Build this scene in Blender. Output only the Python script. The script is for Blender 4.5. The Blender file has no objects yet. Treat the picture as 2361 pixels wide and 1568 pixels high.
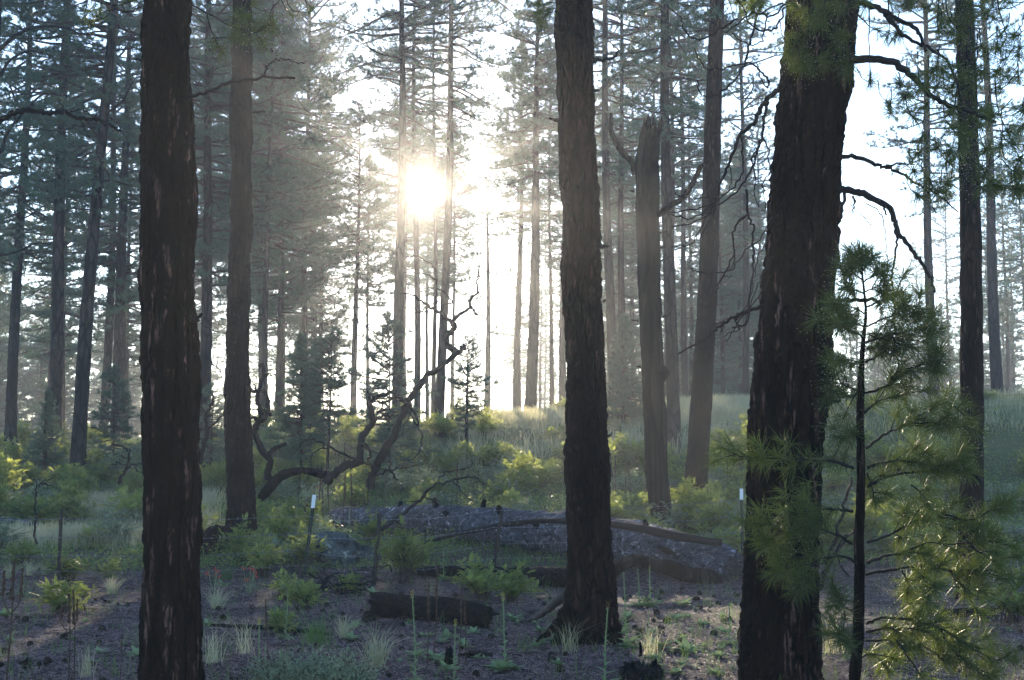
import bpy, math, random
import numpy as np
from mathutils import Vector, Matrix, Euler
R = math.radians
S = bpy.context.scene

# ------------------------------------------------------------------ camera
F = 3243.0; CU, CV = 1180.5, 784.0            # focal length and centre in pixels of a 2361 x 1568 view
CAMZ = 1.65; PITCH = math.atan(296.0/F)
cam = bpy.data.cameras.new('camera'); co = bpy.data.objects.new('camera', cam)
S.collection.objects.link(co); S.camera = co
co.location = (0, 0, CAMZ); co.rotation_euler = (R(90)+PITCH, 0, 0)
cam.sensor_width = 36; cam.lens = F/2361*36; cam.clip_end = 3000; cam.clip_start = .1
S.render.resolution_x = 1024; S.render.resolution_y = 680

# ------------------------------------------------------------------ sky and sun
SUN_EL = R(11.2); SUN_AZ = R(-3.45)           # azimuth from +Y, negative = left
W = bpy.data.worlds.new('World'); S.world = W; W.use_nodes = True
nt = W.node_tree; bg = nt.nodes['Background']
sky = nt.nodes.new('ShaderNodeTexSky'); sky.sky_type = 'NISHITA'; sky.sun_disc = False
sky.sun_elevation = SUN_EL; sky.sun_rotation = SUN_AZ
sky.air_density = 1.2; sky.dust_density = .6; sky.ozone_density = 3.0; sky.altitude = 2000
nt.links.new(sky.outputs[0], bg.inputs[0]); bg.inputs[1].default_value = 0.15
sl = bpy.data.lights.new('sun', 'SUN'); sl.energy = 5.0; sl.angle = R(.5); sl.color = (1, .84, .6)
so = bpy.data.objects.new('sun', sl); S.collection.objects.link(so)
sdir = Vector((math.sin(SUN_AZ)*math.cos(SUN_EL), math.cos(SUN_AZ)*math.cos(SUN_EL), math.sin(SUN_EL)))
so.rotation_euler = sdir.to_track_quat('Z', 'Y').to_euler()
S.view_settings.view_transform = 'Standard'; S.view_settings.look = 'None'
S.view_settings.exposure = 1.85; S.view_settings.gamma = 1
S.render.engine = 'CYCLES'
cy = S.cycles; cy.max_bounces = 6; cy.volume_bounces = 1; cy.diffuse_bounces = 2; cy.glossy_bounces = 2
cy.transmission_bounces = 3; cy.sample_clamp_indirect = 6; cy.sample_clamp_direct = 0

# ------------------------------------------------------------------ numeric helpers
rng = np.random.default_rng(7); rnd = random.Random(11)
def hsh(i, j, k, s=0):
    n = (i.astype(np.int64)*73856093) ^ (j.astype(np.int64)*19349663) ^ (k.astype(np.int64)*83492791) ^ (s*2654435)
    n = (n ^ (n >> 13)) * 1274126177; n = n ^ (n >> 16)
    return (n & 0xffff)/65535.0
def vnoise(x, y, z=None, s=0):
    x = np.asarray(x, float); y = np.asarray(y, float); z = np.zeros_like(x) if z is None else np.asarray(z, float)
    xi, yi, zi = np.floor(x), np.floor(y), np.floor(z); fx, fy, fz = x-xi, y-yi, z-zi
    fx = fx*fx*(3-2*fx); fy = fy*fy*(3-2*fy); fz = fz*fz*(3-2*fz); o = 0
    for a in (0, 1):
        for b in (0, 1):
            for c in (0, 1):
                o = o + hsh(xi+a, yi+b, zi+c, s)*(fx if a else 1-fx)*(fy if b else 1-fy)*(fz if c else 1-fz)
    return o*2-1
def sstep(a, b, x):
    t = np.clip((x-a)/(b-a), 0, 1); return t*t*(3-2*t)
def ground_z(x, y):
    x = np.asarray(x, float); y = np.asarray(y, float)
    g = .11*sstep(19, 27, y) + .89*sstep(25, 49, y)
    z = g*(3.25+.055*np.clip(x, -30, 30))
    z = z + .25*g*vnoise(x*.13, y*.13, s=3) + .10*sstep(20, 28, y)*vnoise(x*.45, y*.45, s=5)
    z = z - 1.3*sstep(50, 75, y) + 7*sstep(95, 290, y)
    z = z + .035*vnoise(x*.9, y*.9, s=8) + .012*vnoise(x*4, y*4, s=9)
    return z
def gz(x, y): return float(ground_z(np.array([x]), np.array([y]))[0])
def P(u, v, d):                                # view pixel + distance along Y -> world point
    a, b = (u-CU)/F, (CV-v)/F
    dy = math.cos(PITCH)-b*math.sin(PITCH); dz = math.sin(PITCH)+b*math.cos(PITCH)
    t = d/dy
    return Vector((a*t, d, CAMZ+dz*t))
def G(u, v):                                   # where a view pixel meets the ground
    lo = 3.0
    while lo < 90:
        p = P(u, v, lo)
        if p.z < gz(p.x, lo): break
        lo += .15
    return P(u, v, lo)
def Z1(x, y): return (x*.3676, y*.3676)
def Z3(x, y): return (1152.8+x*.3676, y*.3676)
def Z4(x, y): return (1613.9+x*.3676, y*.3676)
def Z5(x, y): return (x*.3676, 518.8+y*.3676)
def Z6(x, y): return (576.4+x*.3676, 518.8+y*.3676)
def Z7(x, y): return (1152.8+x*.3676, 518.8+y*.3676)
def Z8(x, y): return (1613.9+x*.3676, 518.8+y*.3676)
def B1(x, y): return (x*.3382, 1037.5+y*.3382)
def B2(x, y): return (403.5+x*.3382, 1037.5+y*.3382)
def B3(x, y): return (749.3+x*.3015, 1095.2+y*.3015)
def B4(x, y): return (1210.4+x*.3015, 1095.2+y*.3015)
def B5(x, y): return (1729.2+x*.3382, 1037.5+y*.3382)

class MB:
    def __init__(s): s.v = []; s.t = []; s.q = []; s.n = 0; s.tm = []; s.qm = []
    def add(s, v, tri=None, quad=None, m=0):
        v = np.asarray(v, np.float32).reshape(-1, 3)
        if tri is not None and len(tri): s.t.append(np.asarray(tri)+s.n); s.tm.append(np.full(len(tri), m))
        if quad is not None and len(quad): s.q.append(np.asarray(quad)+s.n); s.qm.append(np.full(len(quad), m))
        s.v.append(v); s.n += len(v)
    def mesh(s, name, mats, smooth=False):
        me = bpy.data.meshes.new(name)
        v = np.concatenate(s.v); T = np.concatenate(s.t) if s.t else np.zeros((0, 3), int)
        Q = np.concatenate(s.q) if s.q else np.zeros((0, 4), int)
        me.vertices.add(len(v)); me.vertices.foreach_set('co', v.ravel())
        li = np.concatenate([T.ravel(), Q.ravel()]).astype(np.int32)
        me.loops.add(len(li)); me.loops.foreach_set('vertex_index', li)
        st = np.concatenate([np.arange(len(T))*3, len(T)*3+np.arange(len(Q))*4]).astype(np.int32)
        me.polygons.add(len(st)); me.polygons.foreach_set('loop_start', st)
        me.polygons.foreach_set('material_index', np.concatenate((s.tm or [np.zeros(0)])+(s.qm or [np.zeros(0)])).astype(np.int32))
        me.polygons.foreach_set('use_smooth', np.full(len(st), smooth))
        for m in (mats if isinstance(mats, (list, tuple)) else [mats]): me.materials.append(m)
        me.update(calc_edges=True); return me
    def tube(s, pts, rad, sides=8, m=0, cap=True, rough=0.0, seed=0, fr=1.0):
        p = np.asarray([tuple(q) for q in pts], float); n = len(p); rad = np.asarray(rad, float)*np.ones(n)
        t = np.gradient(p, axis=0); t /= np.linalg.norm(t, axis=1)[:, None]+1e-9
        ref = np.array([0.31, .12, .94]) if abs(t[0, 2]) < .8 else np.array([1., .2, 0])
        ring = []
        a = np.arange(sides)*2*math.pi/sides
        for i in range(n):
            b = np.cross(t[i], ref); b /= np.linalg.norm(b)+1e-9; c = np.cross(b, t[i]); ref = c
            rr = rad[i]*np.ones(sides)
            if rough: rr = rr*(1+rough*(rng.random(sides)-.5)*2)
            ring.append(p[i]+np.outer(np.cos(a)*rr, b)+np.outer(np.sin(a)*rr, c))
        v = np.concatenate(ring); k = np.arange(sides); k2 = (k+1) % sides
        q = np.concatenate([np.stack([i*sides+k, i*sides+k2, (i+1)*sides+k2, (i+1)*sides+k], 1) for i in range(n-1)])
        tr = []
        if cap:
            v = np.concatenate([v, [p[0], p[-1]]]); e = len(v)
            tr = np.concatenate([np.stack([np.full(sides, e-2), k2, k], 1), np.stack([np.full(sides, e-1), (n-1)*sides+k, (n-1)*sides+k2], 1)])
        s.add(v, tr, q, m)
def unit(v): return v/(np.linalg.norm(v, axis=-1, keepdims=True)+1e-9)
def blades(mb, base, dirs, L, w, m=0, g=rng):  # one thin triangle per needle
    n = len(base); side = unit(np.cross(dirs, g.normal(size=(n, 3))))*np.asarray(w).reshape(-1, 1)
    tip = base+dirs*np.asarray(L).reshape(-1, 1)
    v = np.stack([base-side, base+side, tip], 1).reshape(-1, 3)
    mb.add(v, np.arange(n*3).reshape(-1, 3), None, m)
def smooth_path(pts, k=5):
    p = [np.array(tuple(q), float) for q in pts]; p = [2*p[0]-p[1]]+p+[2*p[-1]-p[-2]]; o = []
    for i in range(1, len(p)-2):
        for j in range(k):
            t = j/k; a, b, c, d = p[i-1:i+3]
            o.append(.5*((2*b)+(-a+c)*t+(2*a-5*b+4*c-d)*t*t+(-a+3*b-3*c+d)*t**3))
    o.append(p[-2]); return np.array(o)

# ------------------------------------------------------------------ object helpers
def tag(o, label=None, cat=None, group=None, kind=None):
    if label: o['label'] = label
    if cat: o['category'] = cat
    if group: o['group'] = group
    if kind: o['kind'] = kind
    return o
def link(name, me, parent=None, loc=None):
    o = bpy.data.objects.new(name, me); S.collection.objects.link(o)
    if parent: o.parent = parent
    if loc is not None: o.location = loc
    return o
def empty(name, loc=(0, 0, 0)):
    o = bpy.data.objects.new(name, None); S.collection.objects.link(o); o.location = loc; o.empty_display_size = .2; return o

# ------------------------------------------------------------------ materials
def mat(name):
    m = bpy.data.materials.new(name); m.use_nodes = True; return m, m.node_tree, m.node_tree.nodes['Principled BSDF']
def nd(t, k, **kw):
    n = t.nodes.new(k)
    for a, b in kw.items(): setattr(n, a, b)
    return n
def ramp(t, src, stops):
    r = nd(t, 'ShaderNodeValToRGB'); e = r.color_ramp.elements
    while len(e) < len(stops): e.new(.5)
    for x, (p, c) in zip(e, stops): x.position = p; x.color = (*c, 1) if len(c) == 3 else c
    t.links.new(src, r.inputs[0]); return r.outputs[0]
def coords(t, scale, space='Object'):
    c = nd(t, 'ShaderNodeTexCoord'); mp = nd(t, 'ShaderNodeMapping'); mp.inputs['Scale'].default_value = scale
    t.links.new(c.outputs[space], mp.inputs[0]); return mp.outputs[0]
def noise(t, vec, sc, det=6, ro=.6):
    n = nd(t, 'ShaderNodeTexNoise'); n.inputs['Scale'].default_value = sc; n.inputs['Detail'].default_value = det
    n.inputs['Roughness'].default_value = ro; t.links.new(vec, n.inputs['Vector']); return n.outputs['Fac']
def mixc(t, f, a, b):
    m = nd(t, 'ShaderNodeMix', data_type='RGBA')
    for s, i in ((f, 0), (a, 6), (b, 7)):
        if hasattr(s, 'links'): t.links.new(s, m.inputs[i])
        else: m.inputs[i].default_value = s if i == 0 else (*s, 1)
    return m.outputs[2]
def bark(name, dark, mid, pale, amt=.5, plate=9, stretch=.28, bump=.5, rot=False, palecut=.62, patch=7.5):
    m, t, b = mat(name)
    v = coords(t, (stretch, 1, 1) if rot else (1, 1, stretch))
    w = nd(t, 'ShaderNodeMixRGB'); w.blend_type = 'ADD'; w.inputs[0].default_value = .09
    wn = nd(t, 'ShaderNodeTexNoise'); wn.inputs['Scale'].default_value = 5; t.links.new(v, wn.inputs['Vector'])
    t.links.new(v, w.inputs[1]); t.links.new(wn.outputs['Color'], w.inputs[2])
    vo = nd(t, 'ShaderNodeTexVoronoi', feature='DISTANCE_TO_EDGE'); vo.inputs['Scale'].default_value = plate
    t.links.new(w.outputs[0], vo.inputs['Vector'])
    crack = ramp(t, vo.outputs['Distance'], [(0.02, (0, 0, 0)), (.16, (1, 1, 1))])
    n1 = noise(t, v, 2.2, 5, .6); n2 = noise(t, v, 34, 8, .7)
    burnt = ramp(t, n1, [(amt-.08, (0, 0, 0)), (amt+.08, (1, 1, 1))])
    n3 = noise(t, v, patch, 7, .7)
    pl = ramp(t, n3, [(palecut, (0, 0, 0)), (palecut+.07, (1, 1, 1))])
    c1 = mixc(t, burnt, dark, mid); c2 = mixc(t, pl, c1, pale)
    gr = ramp(t, n2, [(.3, (.35, .35, .35)), (.7, (1.3, 1.3, 1.3))])
    mu = nd(t, 'ShaderNodeMixRGB'); mu.blend_type = 'MULTIPLY'; mu.inputs[0].default_value = 1
    t.links.new(c2, mu.inputs[1]); t.links.new(gr, mu.inputs[2])
    c3 = mixc(t, crack, tuple(x*.35 for x in dark), mu.outputs[0])
    t.links.new(c3, b.inputs['Base Color']); b.inputs['Roughness'].default_value = .9; b.inputs['Specular IOR Level'].default_value = .1
    ad = nd(t, 'ShaderNodeMath', operation='MULTIPLY_ADD'); t.links.new(crack, ad.inputs[0]); ad.inputs[1].default_value = 1.0
    t.links.new(n2, ad.inputs[2])
    bp = nd(t, 'ShaderNodeBump'); bp.inputs['Strength'].default_value = bump; bp.inputs['Distance'].default_value = .03
    t.links.new(ad.outputs[0], bp.inputs['Height']); t.links.new(bp.outputs[0], b.inputs['Normal'])
    return m
def leafy(name, c1, c2, trans=.5, gloss=.35, sc=3.0, rough=.4, tcol=None):
    m, t, b = mat(name)
    v = coords(t, (1, 1, 1)); n = noise(t, v, sc, 4, .6)
    oi = nd(t, 'ShaderNodeObjectInfo')
    ad = nd(t, 'ShaderNodeMath', operation='MULTIPLY_ADD'); t.links.new(oi.outputs['Random'], ad.inputs[0])
    ad.inputs[1].default_value = .25; t.links.new(n, ad.inputs[2])
    col = ramp(t, ad.outputs[0], [(.38, c1), (.8, c2)])
    t.links.new(col, b.inputs['Base Color']); b.inputs['Roughness'].default_value = rough
    b.inputs['Specular IOR Level'].default_value = gloss
    tr = nd(t, 'ShaderNodeBsdfTranslucent')
    if tcol:
        mu = nd(t, 'ShaderNodeMixRGB'); mu.blend_type = 'MULTIPLY'; mu.inputs[0].default_value = 1
        t.links.new(col, mu.inputs[1]); mu.inputs[2].default_value = (*tcol, 1); t.links.new(mu.outputs[0], tr.inputs[0])
    else: t.links.new(col, tr.inputs[0])
    mx = nd(t, 'ShaderNodeMixShader'); mx.inputs[0].default_value = trans
    t.links.new(b.outputs[0], mx.inputs[1]); t.links.new(tr.outputs[0], mx.inputs[2])
    t.links.new(mx.outputs[0], t.nodes['Material Output'].inputs['Surface'])
    return m
def plain(name, c, rough=.8, metal=0, sc=20, var=.4, bump=.2):
    m, t, b = mat(name); v = coords(t, (1, 1, 1)); n = noise(t, v, sc)
    t.links.new(ramp(t, n, [(.3, tuple(x*(1-var) for x in c)), (.7, tuple(x*(1+var) for x in c))]), b.inputs['Base Color'])
    b.inputs['Roughness'].default_value = rough; b.inputs['Metallic'].default_value = metal; b.inputs['Specular IOR Level'].default_value = .2
    bp = nd(t, 'ShaderNodeBump'); bp.inputs['Strength'].default_value = bump; bp.inputs['Distance'].default_value = .01
    t.links.new(n, bp.inputs['Height']); t.links.new(bp.outputs[0], b.inputs['Normal']); return m
M = {}
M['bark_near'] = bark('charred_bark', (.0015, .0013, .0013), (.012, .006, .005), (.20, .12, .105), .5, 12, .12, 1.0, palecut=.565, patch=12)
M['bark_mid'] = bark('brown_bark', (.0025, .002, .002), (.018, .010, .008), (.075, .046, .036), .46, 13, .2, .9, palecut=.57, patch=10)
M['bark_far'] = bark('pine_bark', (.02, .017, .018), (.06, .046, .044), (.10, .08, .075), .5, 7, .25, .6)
def flaky(name, dark, mid, pale, scale, stretch):
    m, t, b = mat(name); v = coords(t, stretch)
    n = nd(t, 'ShaderNodeTexNoise'); n.inputs['Scale'].default_value = scale; n.inputs['Detail'].default_value = 9; n.inputs['Roughness'].default_value = .72; n.inputs['Distortion'].default_value = .8
    t.links.new(v, n.inputs['Vector']); n2 = noise(t, v, scale*.3, 5, .6)
    c = ramp(t, n.outputs['Fac'], [(.40, dark), (.47, mid), (.56, mid), (.63, pale)]); g_ = ramp(t, n2, [(.3, (.55, .55, .55)), (.7, (1.25, 1.25, 1.25))])
    mu = nd(t, 'ShaderNodeMixRGB'); mu.blend_type = 'MULTIPLY'; mu.inputs[0].default_value = 1; t.links.new(c, mu.inputs[1]); t.links.new(g_, mu.inputs[2])
    t.links.new(mu.outputs[0], b.inputs['Base Color']); b.inputs['Roughness'].default_value = .85; b.inputs['Specular IOR Level'].default_value = .2
    bp = nd(t, 'ShaderNodeBump'); bp.inputs['Strength'].default_value = 1; bp.inputs['Distance'].default_value = .05
    t.links.new(n.outputs['Fac'], bp.inputs['Height']); t.links.new(bp.outputs[0], b.inputs['Normal']); return m
M['bark_log'] = flaky('grey_flaky_bark', (.006, .006, .007), (.075, .072, .087), (.42, .41, .48), 13, (.4, 1, 1))
M['char'] = bark('charcoal_wood', (.006, .006, .007), (.014, .014, .016), (.03, .03, .034), .5, 16, .5, .8)
M['snag'] = bark('bare_snag_wood', (.008, .007, .006), (.04, .03, .024), (.09, .07, .055), .48, 6, .07, .6)
M['bare'] = plain('bare_brown_wood', (.07, .052, .044), .75, 0, 5, .3, .3)
M['twig'] = plain('dead_twig_wood', (.012, .010, .010), .8)
M['twig2'] = plain('living_twig_bark', (.05, .035, .03), .8)
M['needle_far'] = leafy('pine_needles', (.03, .075, .055), (.07, .135, .08), .3, .4, .6)
M['needle_near'] = leafy('fresh_pine_needles', (.035, .06, .022), (.085, .12, .04), .45, .25, 2, .45, tcol=(1.6, 1.4, .55))
M['leaf'] = leafy('locust_leaves', (.07, .12, .05), (.26, .32, .14), .6, .25, 4, .5, tcol=(1.7, 1.45, .65))
M['leaf_blue'] = leafy('grey_green_leaves', (.15, .19, .11), (.26, .30, .18), .4, .3, 2)
M['mullein'] = leafy('woolly_mullein_leaves', (.17, .23, .11), (.27, .34, .17), .35, .2, 9, .8)
M['grass'] = leafy('pale_grass', (.34, .32, .18), (.6, .56, .36), .65, .3, 1, .5)
M['grass_g'] = leafy('green_grass', (.07, .13, .035), (.16, .24, .07), .5, .3, 1, .5)
M['stalk'] = plain('dry_brown_stalk', (.07, .042, .028), .8, 0, 60)
M['rock'] = flaky('lichened_rock', (.012, .013, .014), (.07, .08, .08), (.24, .28, .25), 5, (1, 1, 1))
M['cone'] = plain('dark_pine_cone', (.03, .02, .015), .8, 0, 50)
M['post'] = plain('green_painted_steel', (.025, .04, .03), .5, .2)
M['postwood'] = plain('weathered_dark_post', (.03, .024, .02), .8)
M['white'] = plain('white_paint', (.75, .76, .8), .5, 0, 40, .08)
M['wire'] = plain('galvanised_wire', (.25, .25, .27), .35, .9, 30, .2)
M['red'] = leafy('red_petals', (.6, .03, .03), (.75, .06, .05), .4, .3)
M['yellow'] = leafy('yellow_petals', (.7, .55, .04), (.8, .65, .08), .4, .3)
M['litter'] = plain('dry_pine_needle_litter', (.27, .17, .165), .6, 0, 8, .5)
M['chips'] = plain('bark_chips', (.06, .035, .03), .8, 0, 30, .8)
M['dew'] = leafy('dew', (.9, .85, .7), (1, .95, .8), .7, .9, 1, .1)
def ground_mat():
    m, t, b = mat('forest_floor'); v = coords(t, (1, 1, 1))
    a = noise(t, v, 1.1, 6, .65); c = noise(t, v, 16, 8, .7); d = noise(t, v, 60, 4, .7)
    base = ramp(t, c, [(.34, (.016, .010, .010)), (.5, (.05, .031, .031)), (.66, (.10, .068, .070))])
    g2 = ramp(t, d, [(.35, (.5, .5, .5)), (.65, (1.25, 1.2, 1.2))])
    mu = nd(t, 'ShaderNodeMixRGB'); mu.blend_type = 'MULTIPLY'; mu.inputs[0].default_value = 1
    t.links.new(base, mu.inputs[1]); t.links.new(g2, mu.inputs[2])
    blk = ramp(t, a, [(.34, (1, 1, 1)), (.46, (0, 0, 0))])
    c1 = mixc(t, blk, mu.outputs[0], (.02, .016, .016))
    sx = nd(t, 'ShaderNodeSeparateXYZ'); t.links.new(v, sx.inputs[0])
    mr = nd(t, 'ShaderNodeMapRange'); mr.inputs[1].default_value = 21; mr.inputs[2].default_value = 30; t.links.new(sx.outputs[1], mr.inputs[0])
    c2 = mixc(t, mr.outputs[0], c1, (.075, .085, .035))
    t.links.new(c2, b.inputs['Base Color']); b.inputs['Roughness'].default_value = .95; b.inputs['Specular IOR Level'].default_value = .15
    bp = nd(t, 'ShaderNodeBump'); bp.inputs['Strength'].default_value = .9; bp.inputs['Distance'].default_value = .03
    t.links.new(c, bp.inputs['Height']); t.links.new(bp.outputs[0], b.inputs['Normal']); return m
M['ground'] = ground_mat()

# ------------------------------------------------------------------ ground sheet
def grid_axis(parts):
    o = []
    for a, b, n in parts: o += list(np.linspace(a, b, n, endpoint=False))
    return np.array(o+[parts[-1][1]])
gx = grid_axis([(-240, -40, 40), (-40, -10, 60), (-10, 10, 200), (10, 40, 60), (40, 240, 40)])
gy = grid_axis([(-30, 7, 20), (7, 24, 200), (24, 60, 130), (60, 320, 70)])
X, Y = np.meshgrid(gx, gy); mb = MB(); nx = len(gx)
i = (np.arange(len(gy)-1)[:, None]*nx+np.arange(nx-1)[None]).ravel()
mb.add(np.stack([X.ravel(), Y.ravel(), ground_z(X, Y).ravel()], 1), None, np.stack([i, i+1, i+nx+1, i+nx], 1))
tag(link('ground', mb.mesh('ground', M['ground'], True)), kind='structure')

# ------------------------------------------------------------------ haze
def box_mesh(name, lo, hi, m):
    b = MB(); x0, y0, z0 = lo; x1, y1, z1 = hi
    b.add([(x0, y0, z0), (x1, y0, z0), (x1, y1, z0), (x0, y1, z0), (x0, y0, z1), (x1, y0, z1), (x1, y1, z1), (x0, y1, z1)], None,
          [(0, 3, 2, 1), (4, 5, 6, 7), (0, 1, 5, 4), (1, 2, 6, 5), (2, 3, 7, 6), (3, 0, 4, 7)])
    return b.mesh(name, m)
hm = bpy.data.materials.new('haze_air'); hm.use_nodes = True; ht = hm.node_tree; ht.nodes.remove(ht.nodes['Principled BSDF'])
pv = ht.nodes.new('ShaderNodeVolumePrincipled'); pv.inputs['Color'].default_value = (.88, .91, 1, 1)
HAZE = .00125
pv.inputs['Density'].default_value = HAZE; pv.inputs['Anisotropy'].default_value = .36
pv2 = ht.nodes.new('ShaderNodeVolumePrincipled'); pv2.inputs['Color'].default_value = (1, .97, .92, 1); pv2.inputs['Density'].default_value = HAZE*.15; pv2.inputs['Anisotropy'].default_value = .91
va = ht.nodes.new('ShaderNodeAddShader'); ht.links.new(pv.outputs[0], va.inputs[0]); ht.links.new(pv2.outputs[0], va.inputs[1])
ht.links.new(va.outputs[0], ht.nodes['Material Output'].inputs['Volume'])
tag(link('haze', box_mesh('haze', (-245, -35, -3), (245, 325, 34), hm)), kind='stuff')

# ------------------------------------------------------------------ pine parts
def crown_mb(seed, H, cb, Rm, dens=5.0, nb=16, L=.17, w=.006, dead=0.0, prof='round', sub=.33, tuftstep=.20):
    g = np.random.default_rng(seed); need = MB(); br = MB()
    n = int((H-cb)*dens); tb = []; td = []
    for k in range(n):
        t = (k+g.random())/n; h = cb+(H-cb)*t
        if prof == 'round': pf = (.55+.45*math.sin(min(t*1.6, 1)*math.pi/2))*(1-t**2.2)+.08
        elif prof == 'cone': pf = (1-t)**.8+.06
        else: pf = (.35+.65*math.sin(t*math.pi))
        Lb = Rm*pf*g.uniform(.45, 1.1); az = g.uniform(0, 2*math.pi)
        el = R(g.uniform(-18, 12)+45*t*t); d = np.array([math.cos(az)*math.cos(el), math.sin(az)*math.cos(el), math.sin(el)])
        segs = max(4, int(Lb/.45)); p = np.array([0, 0, h]); path = [p]; curl = g.uniform(.02, .16)
        for s in range(segs):
            d = unit(d+g.normal(0, .13, 3)+np.array([0, 0, curl if s > segs*.4 else -.03])); p = p+d*Lb/segs; path.append(p)
        path = np.array(path); r0 = .018+.012*Lb
        br.tube(path, np.linspace(r0, .006, len(path)), 4, 0, False)
        if g.random() < dead: continue
        for s in np.arange(.32*Lb, Lb, sub):
            i = min(int(s/Lb*segs), segs-1); q = path[i]+(path[i+1]-path[i])*g.random(); ax = unit(path[i+1]-path[i])
            for sg in (-1, 1):
                sd = unit(np.cross(ax, [0, 0, 1]))*sg; dd = unit(ax*g.uniform(.3, 1)+sd*g.uniform(.5, 1.1)+np.array([0, 0, g.uniform(-.2, .45)]))
                ln = g.uniform(.2, .75)*min(1, Lb/2.2)*(1.1-.4*s/Lb)
                e1 = q+dd*ln*.5+g.normal(0, .02, 3); e2 = e1+unit(dd+np.array([0, 0, .35]))*ln*.5
                br.tube([q, e1, e2], [.008, .006, .004], 3, 0, False)
                nt_ = max(1, int(ln/tuftstep))
                for j in range(nt_):
                    f = 1-j*.9/nt_; tb.append(q+(e2-q)*f); td.append(unit(dd+np.array([0, 0, .3])))
        tb.append(path[-1]); td.append(d)
    # leader
    for j in range(6): tb.append(np.array([0, 0, H-.12*j])); td.append(np.array([0, 0, 1.]))
    tb = np.array(tb); td = np.array(td); N = len(tb)
    b = np.repeat(tb, nb, 0)+g.normal(0, .012, (N*nb, 3))-np.repeat(td, nb, 0)*(g.random((N*nb, 1))*.06)
    dd = unit(np.repeat(td, nb, 0)*.7+unit(g.normal(size=(N*nb, 3)))*.95)
    blades(need, b, dd, g.uniform(.7, 1.1, N*nb)*L, w, 0, g)
    return need, br
def trunk_mesh(name, seed, H, r, m, sides=14, rows=60, flare=.35, rough=.06, bend=.06, top=.12):
    g = np.random.default_rng(seed); z = np.concatenate([np.linspace(-.3, H*.3, rows//2, endpoint=False), np.linspace(H*.3, H, rows//2)])
    a = np.arange(sides)/sides*2*math.pi; Zz, A = np.meshgrid(z, a, indexing='ij')
    rr = r*(1-(1-top)*(np.clip(Zz, 0, H)/H)**1.1)*(1+flare*np.exp(-np.clip(Zz, 0, 9)/(r*1.8)))
    rr = rr*(1+rough*vnoise(A*3/1.0, Zz*3, s=seed)+rough*.7*vnoise(A*2, Zz*9, s=seed+1))
    bx = bend*np.sin(z*.35+seed); by = bend*np.cos(z*.3+seed*2)
    v = np.stack([np.cos(A)*rr+bx[:, None], np.sin(A)*rr+by[:, None], Zz], -1).reshape(-1, 3)
    k = np.arange(sides); k2 = (k+1) % sides
    q = np.concatenate([np.stack([i*sides+k, i*sides+k2, (i+1)*sides+k2, (i+1)*sides+k], 1) for i in range(len(z)-1)])
    b = MB(); b.add(v, None, q); return b.mesh(name, m, True)
# crown kinds: (height, needle mesh, branch mesh)
KIND = {}
def kind(key, *a, **k):
    n, b = crown_mb(*a, **k)
    KIND[key] = (a[1], n.mesh('pine_crown', M['needle_far']), b.mesh('pine_limbs', M['twig2']), n, b)
kind('dense1', 1, 21, 6.0, 3.4, 12, nb=22, L=.2, w=.011, prof='round', sub=.26)
kind('dense2', 2, 19, 5.0, 3.2, 12, nb=22, L=.2, w=.011, prof='round', sub=.26)
kind('dense3', 3, 24, 7.0, 3.6, 11, nb=22, L=.2, w=.011, prof='mid', sub=.26)
kind('open1', 4, 24, 7.5, 3.2, 7.5, nb=20, L=.2, w=.011, prof='mid', dead=.12, sub=.28)
kind('open2', 5, 21, 7.0, 2.6, 9, nb=20, L=.2, w=.011, prof='round', dead=.12, sub=.28)
kind('open3', 6, 26, 10, 3.6, 7, nb=20, L=.2, w=.011, prof='mid', dead=.1, sub=.28)
kind('slim', 7, 17, 5.5, 2.0, 10, nb=20, L=.18, w=.010, prof='round', sub=.28)
kind('high', 17, 20, 8.5, 2.3, 12, nb=20, L=.2, w=.011, prof='mid', dead=.05, sub=.28)
kind('sparse', 31, 14, 6, 1.7, 4, nb=20, L=.2, w=.011, prof='mid', sub=.3)
kind('screen1', 18, 19, 9.6, 2.6, 27, nb=20, L=.2, w=.012, prof='mid', sub=.26)
kind('screen2', 19, 18, 9.2, 2.3, 22, nb=20, L=.2, w=.012, prof='round', sub=.26)
kind('bushy1', 27, 11, 1.0, 2.8, 11, nb=18, L=.22, w=.014, prof='cone', sub=.3)
kind('bushy2', 28, 9, .8, 2.4, 11, nb=18, L=.22, w=.014, prof='round', sub=.3)
kind('young1', 8, 5.5, .5, 1.45, 34, nb=30, L=.19, w=.007, prof='cone', sub=.17, tuftstep=.12)
kind('young2', 9, 4.5, .5, 1.4, 24, nb=26, L=.17, w=.006, prof='round', sub=.2, tuftstep=.14)
kind('young3', 10, 6.5, 1.6, 1.6, 20, nb=28, L=.19, w=.007, prof='mid', sub=.2, tuftstep=.14)
TR = [trunk_mesh('pine_trunk', 20+i, 1.0, 1.0, M['bark_far'], 12, 40, .0, .0, 0) for i in range(0)]
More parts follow.
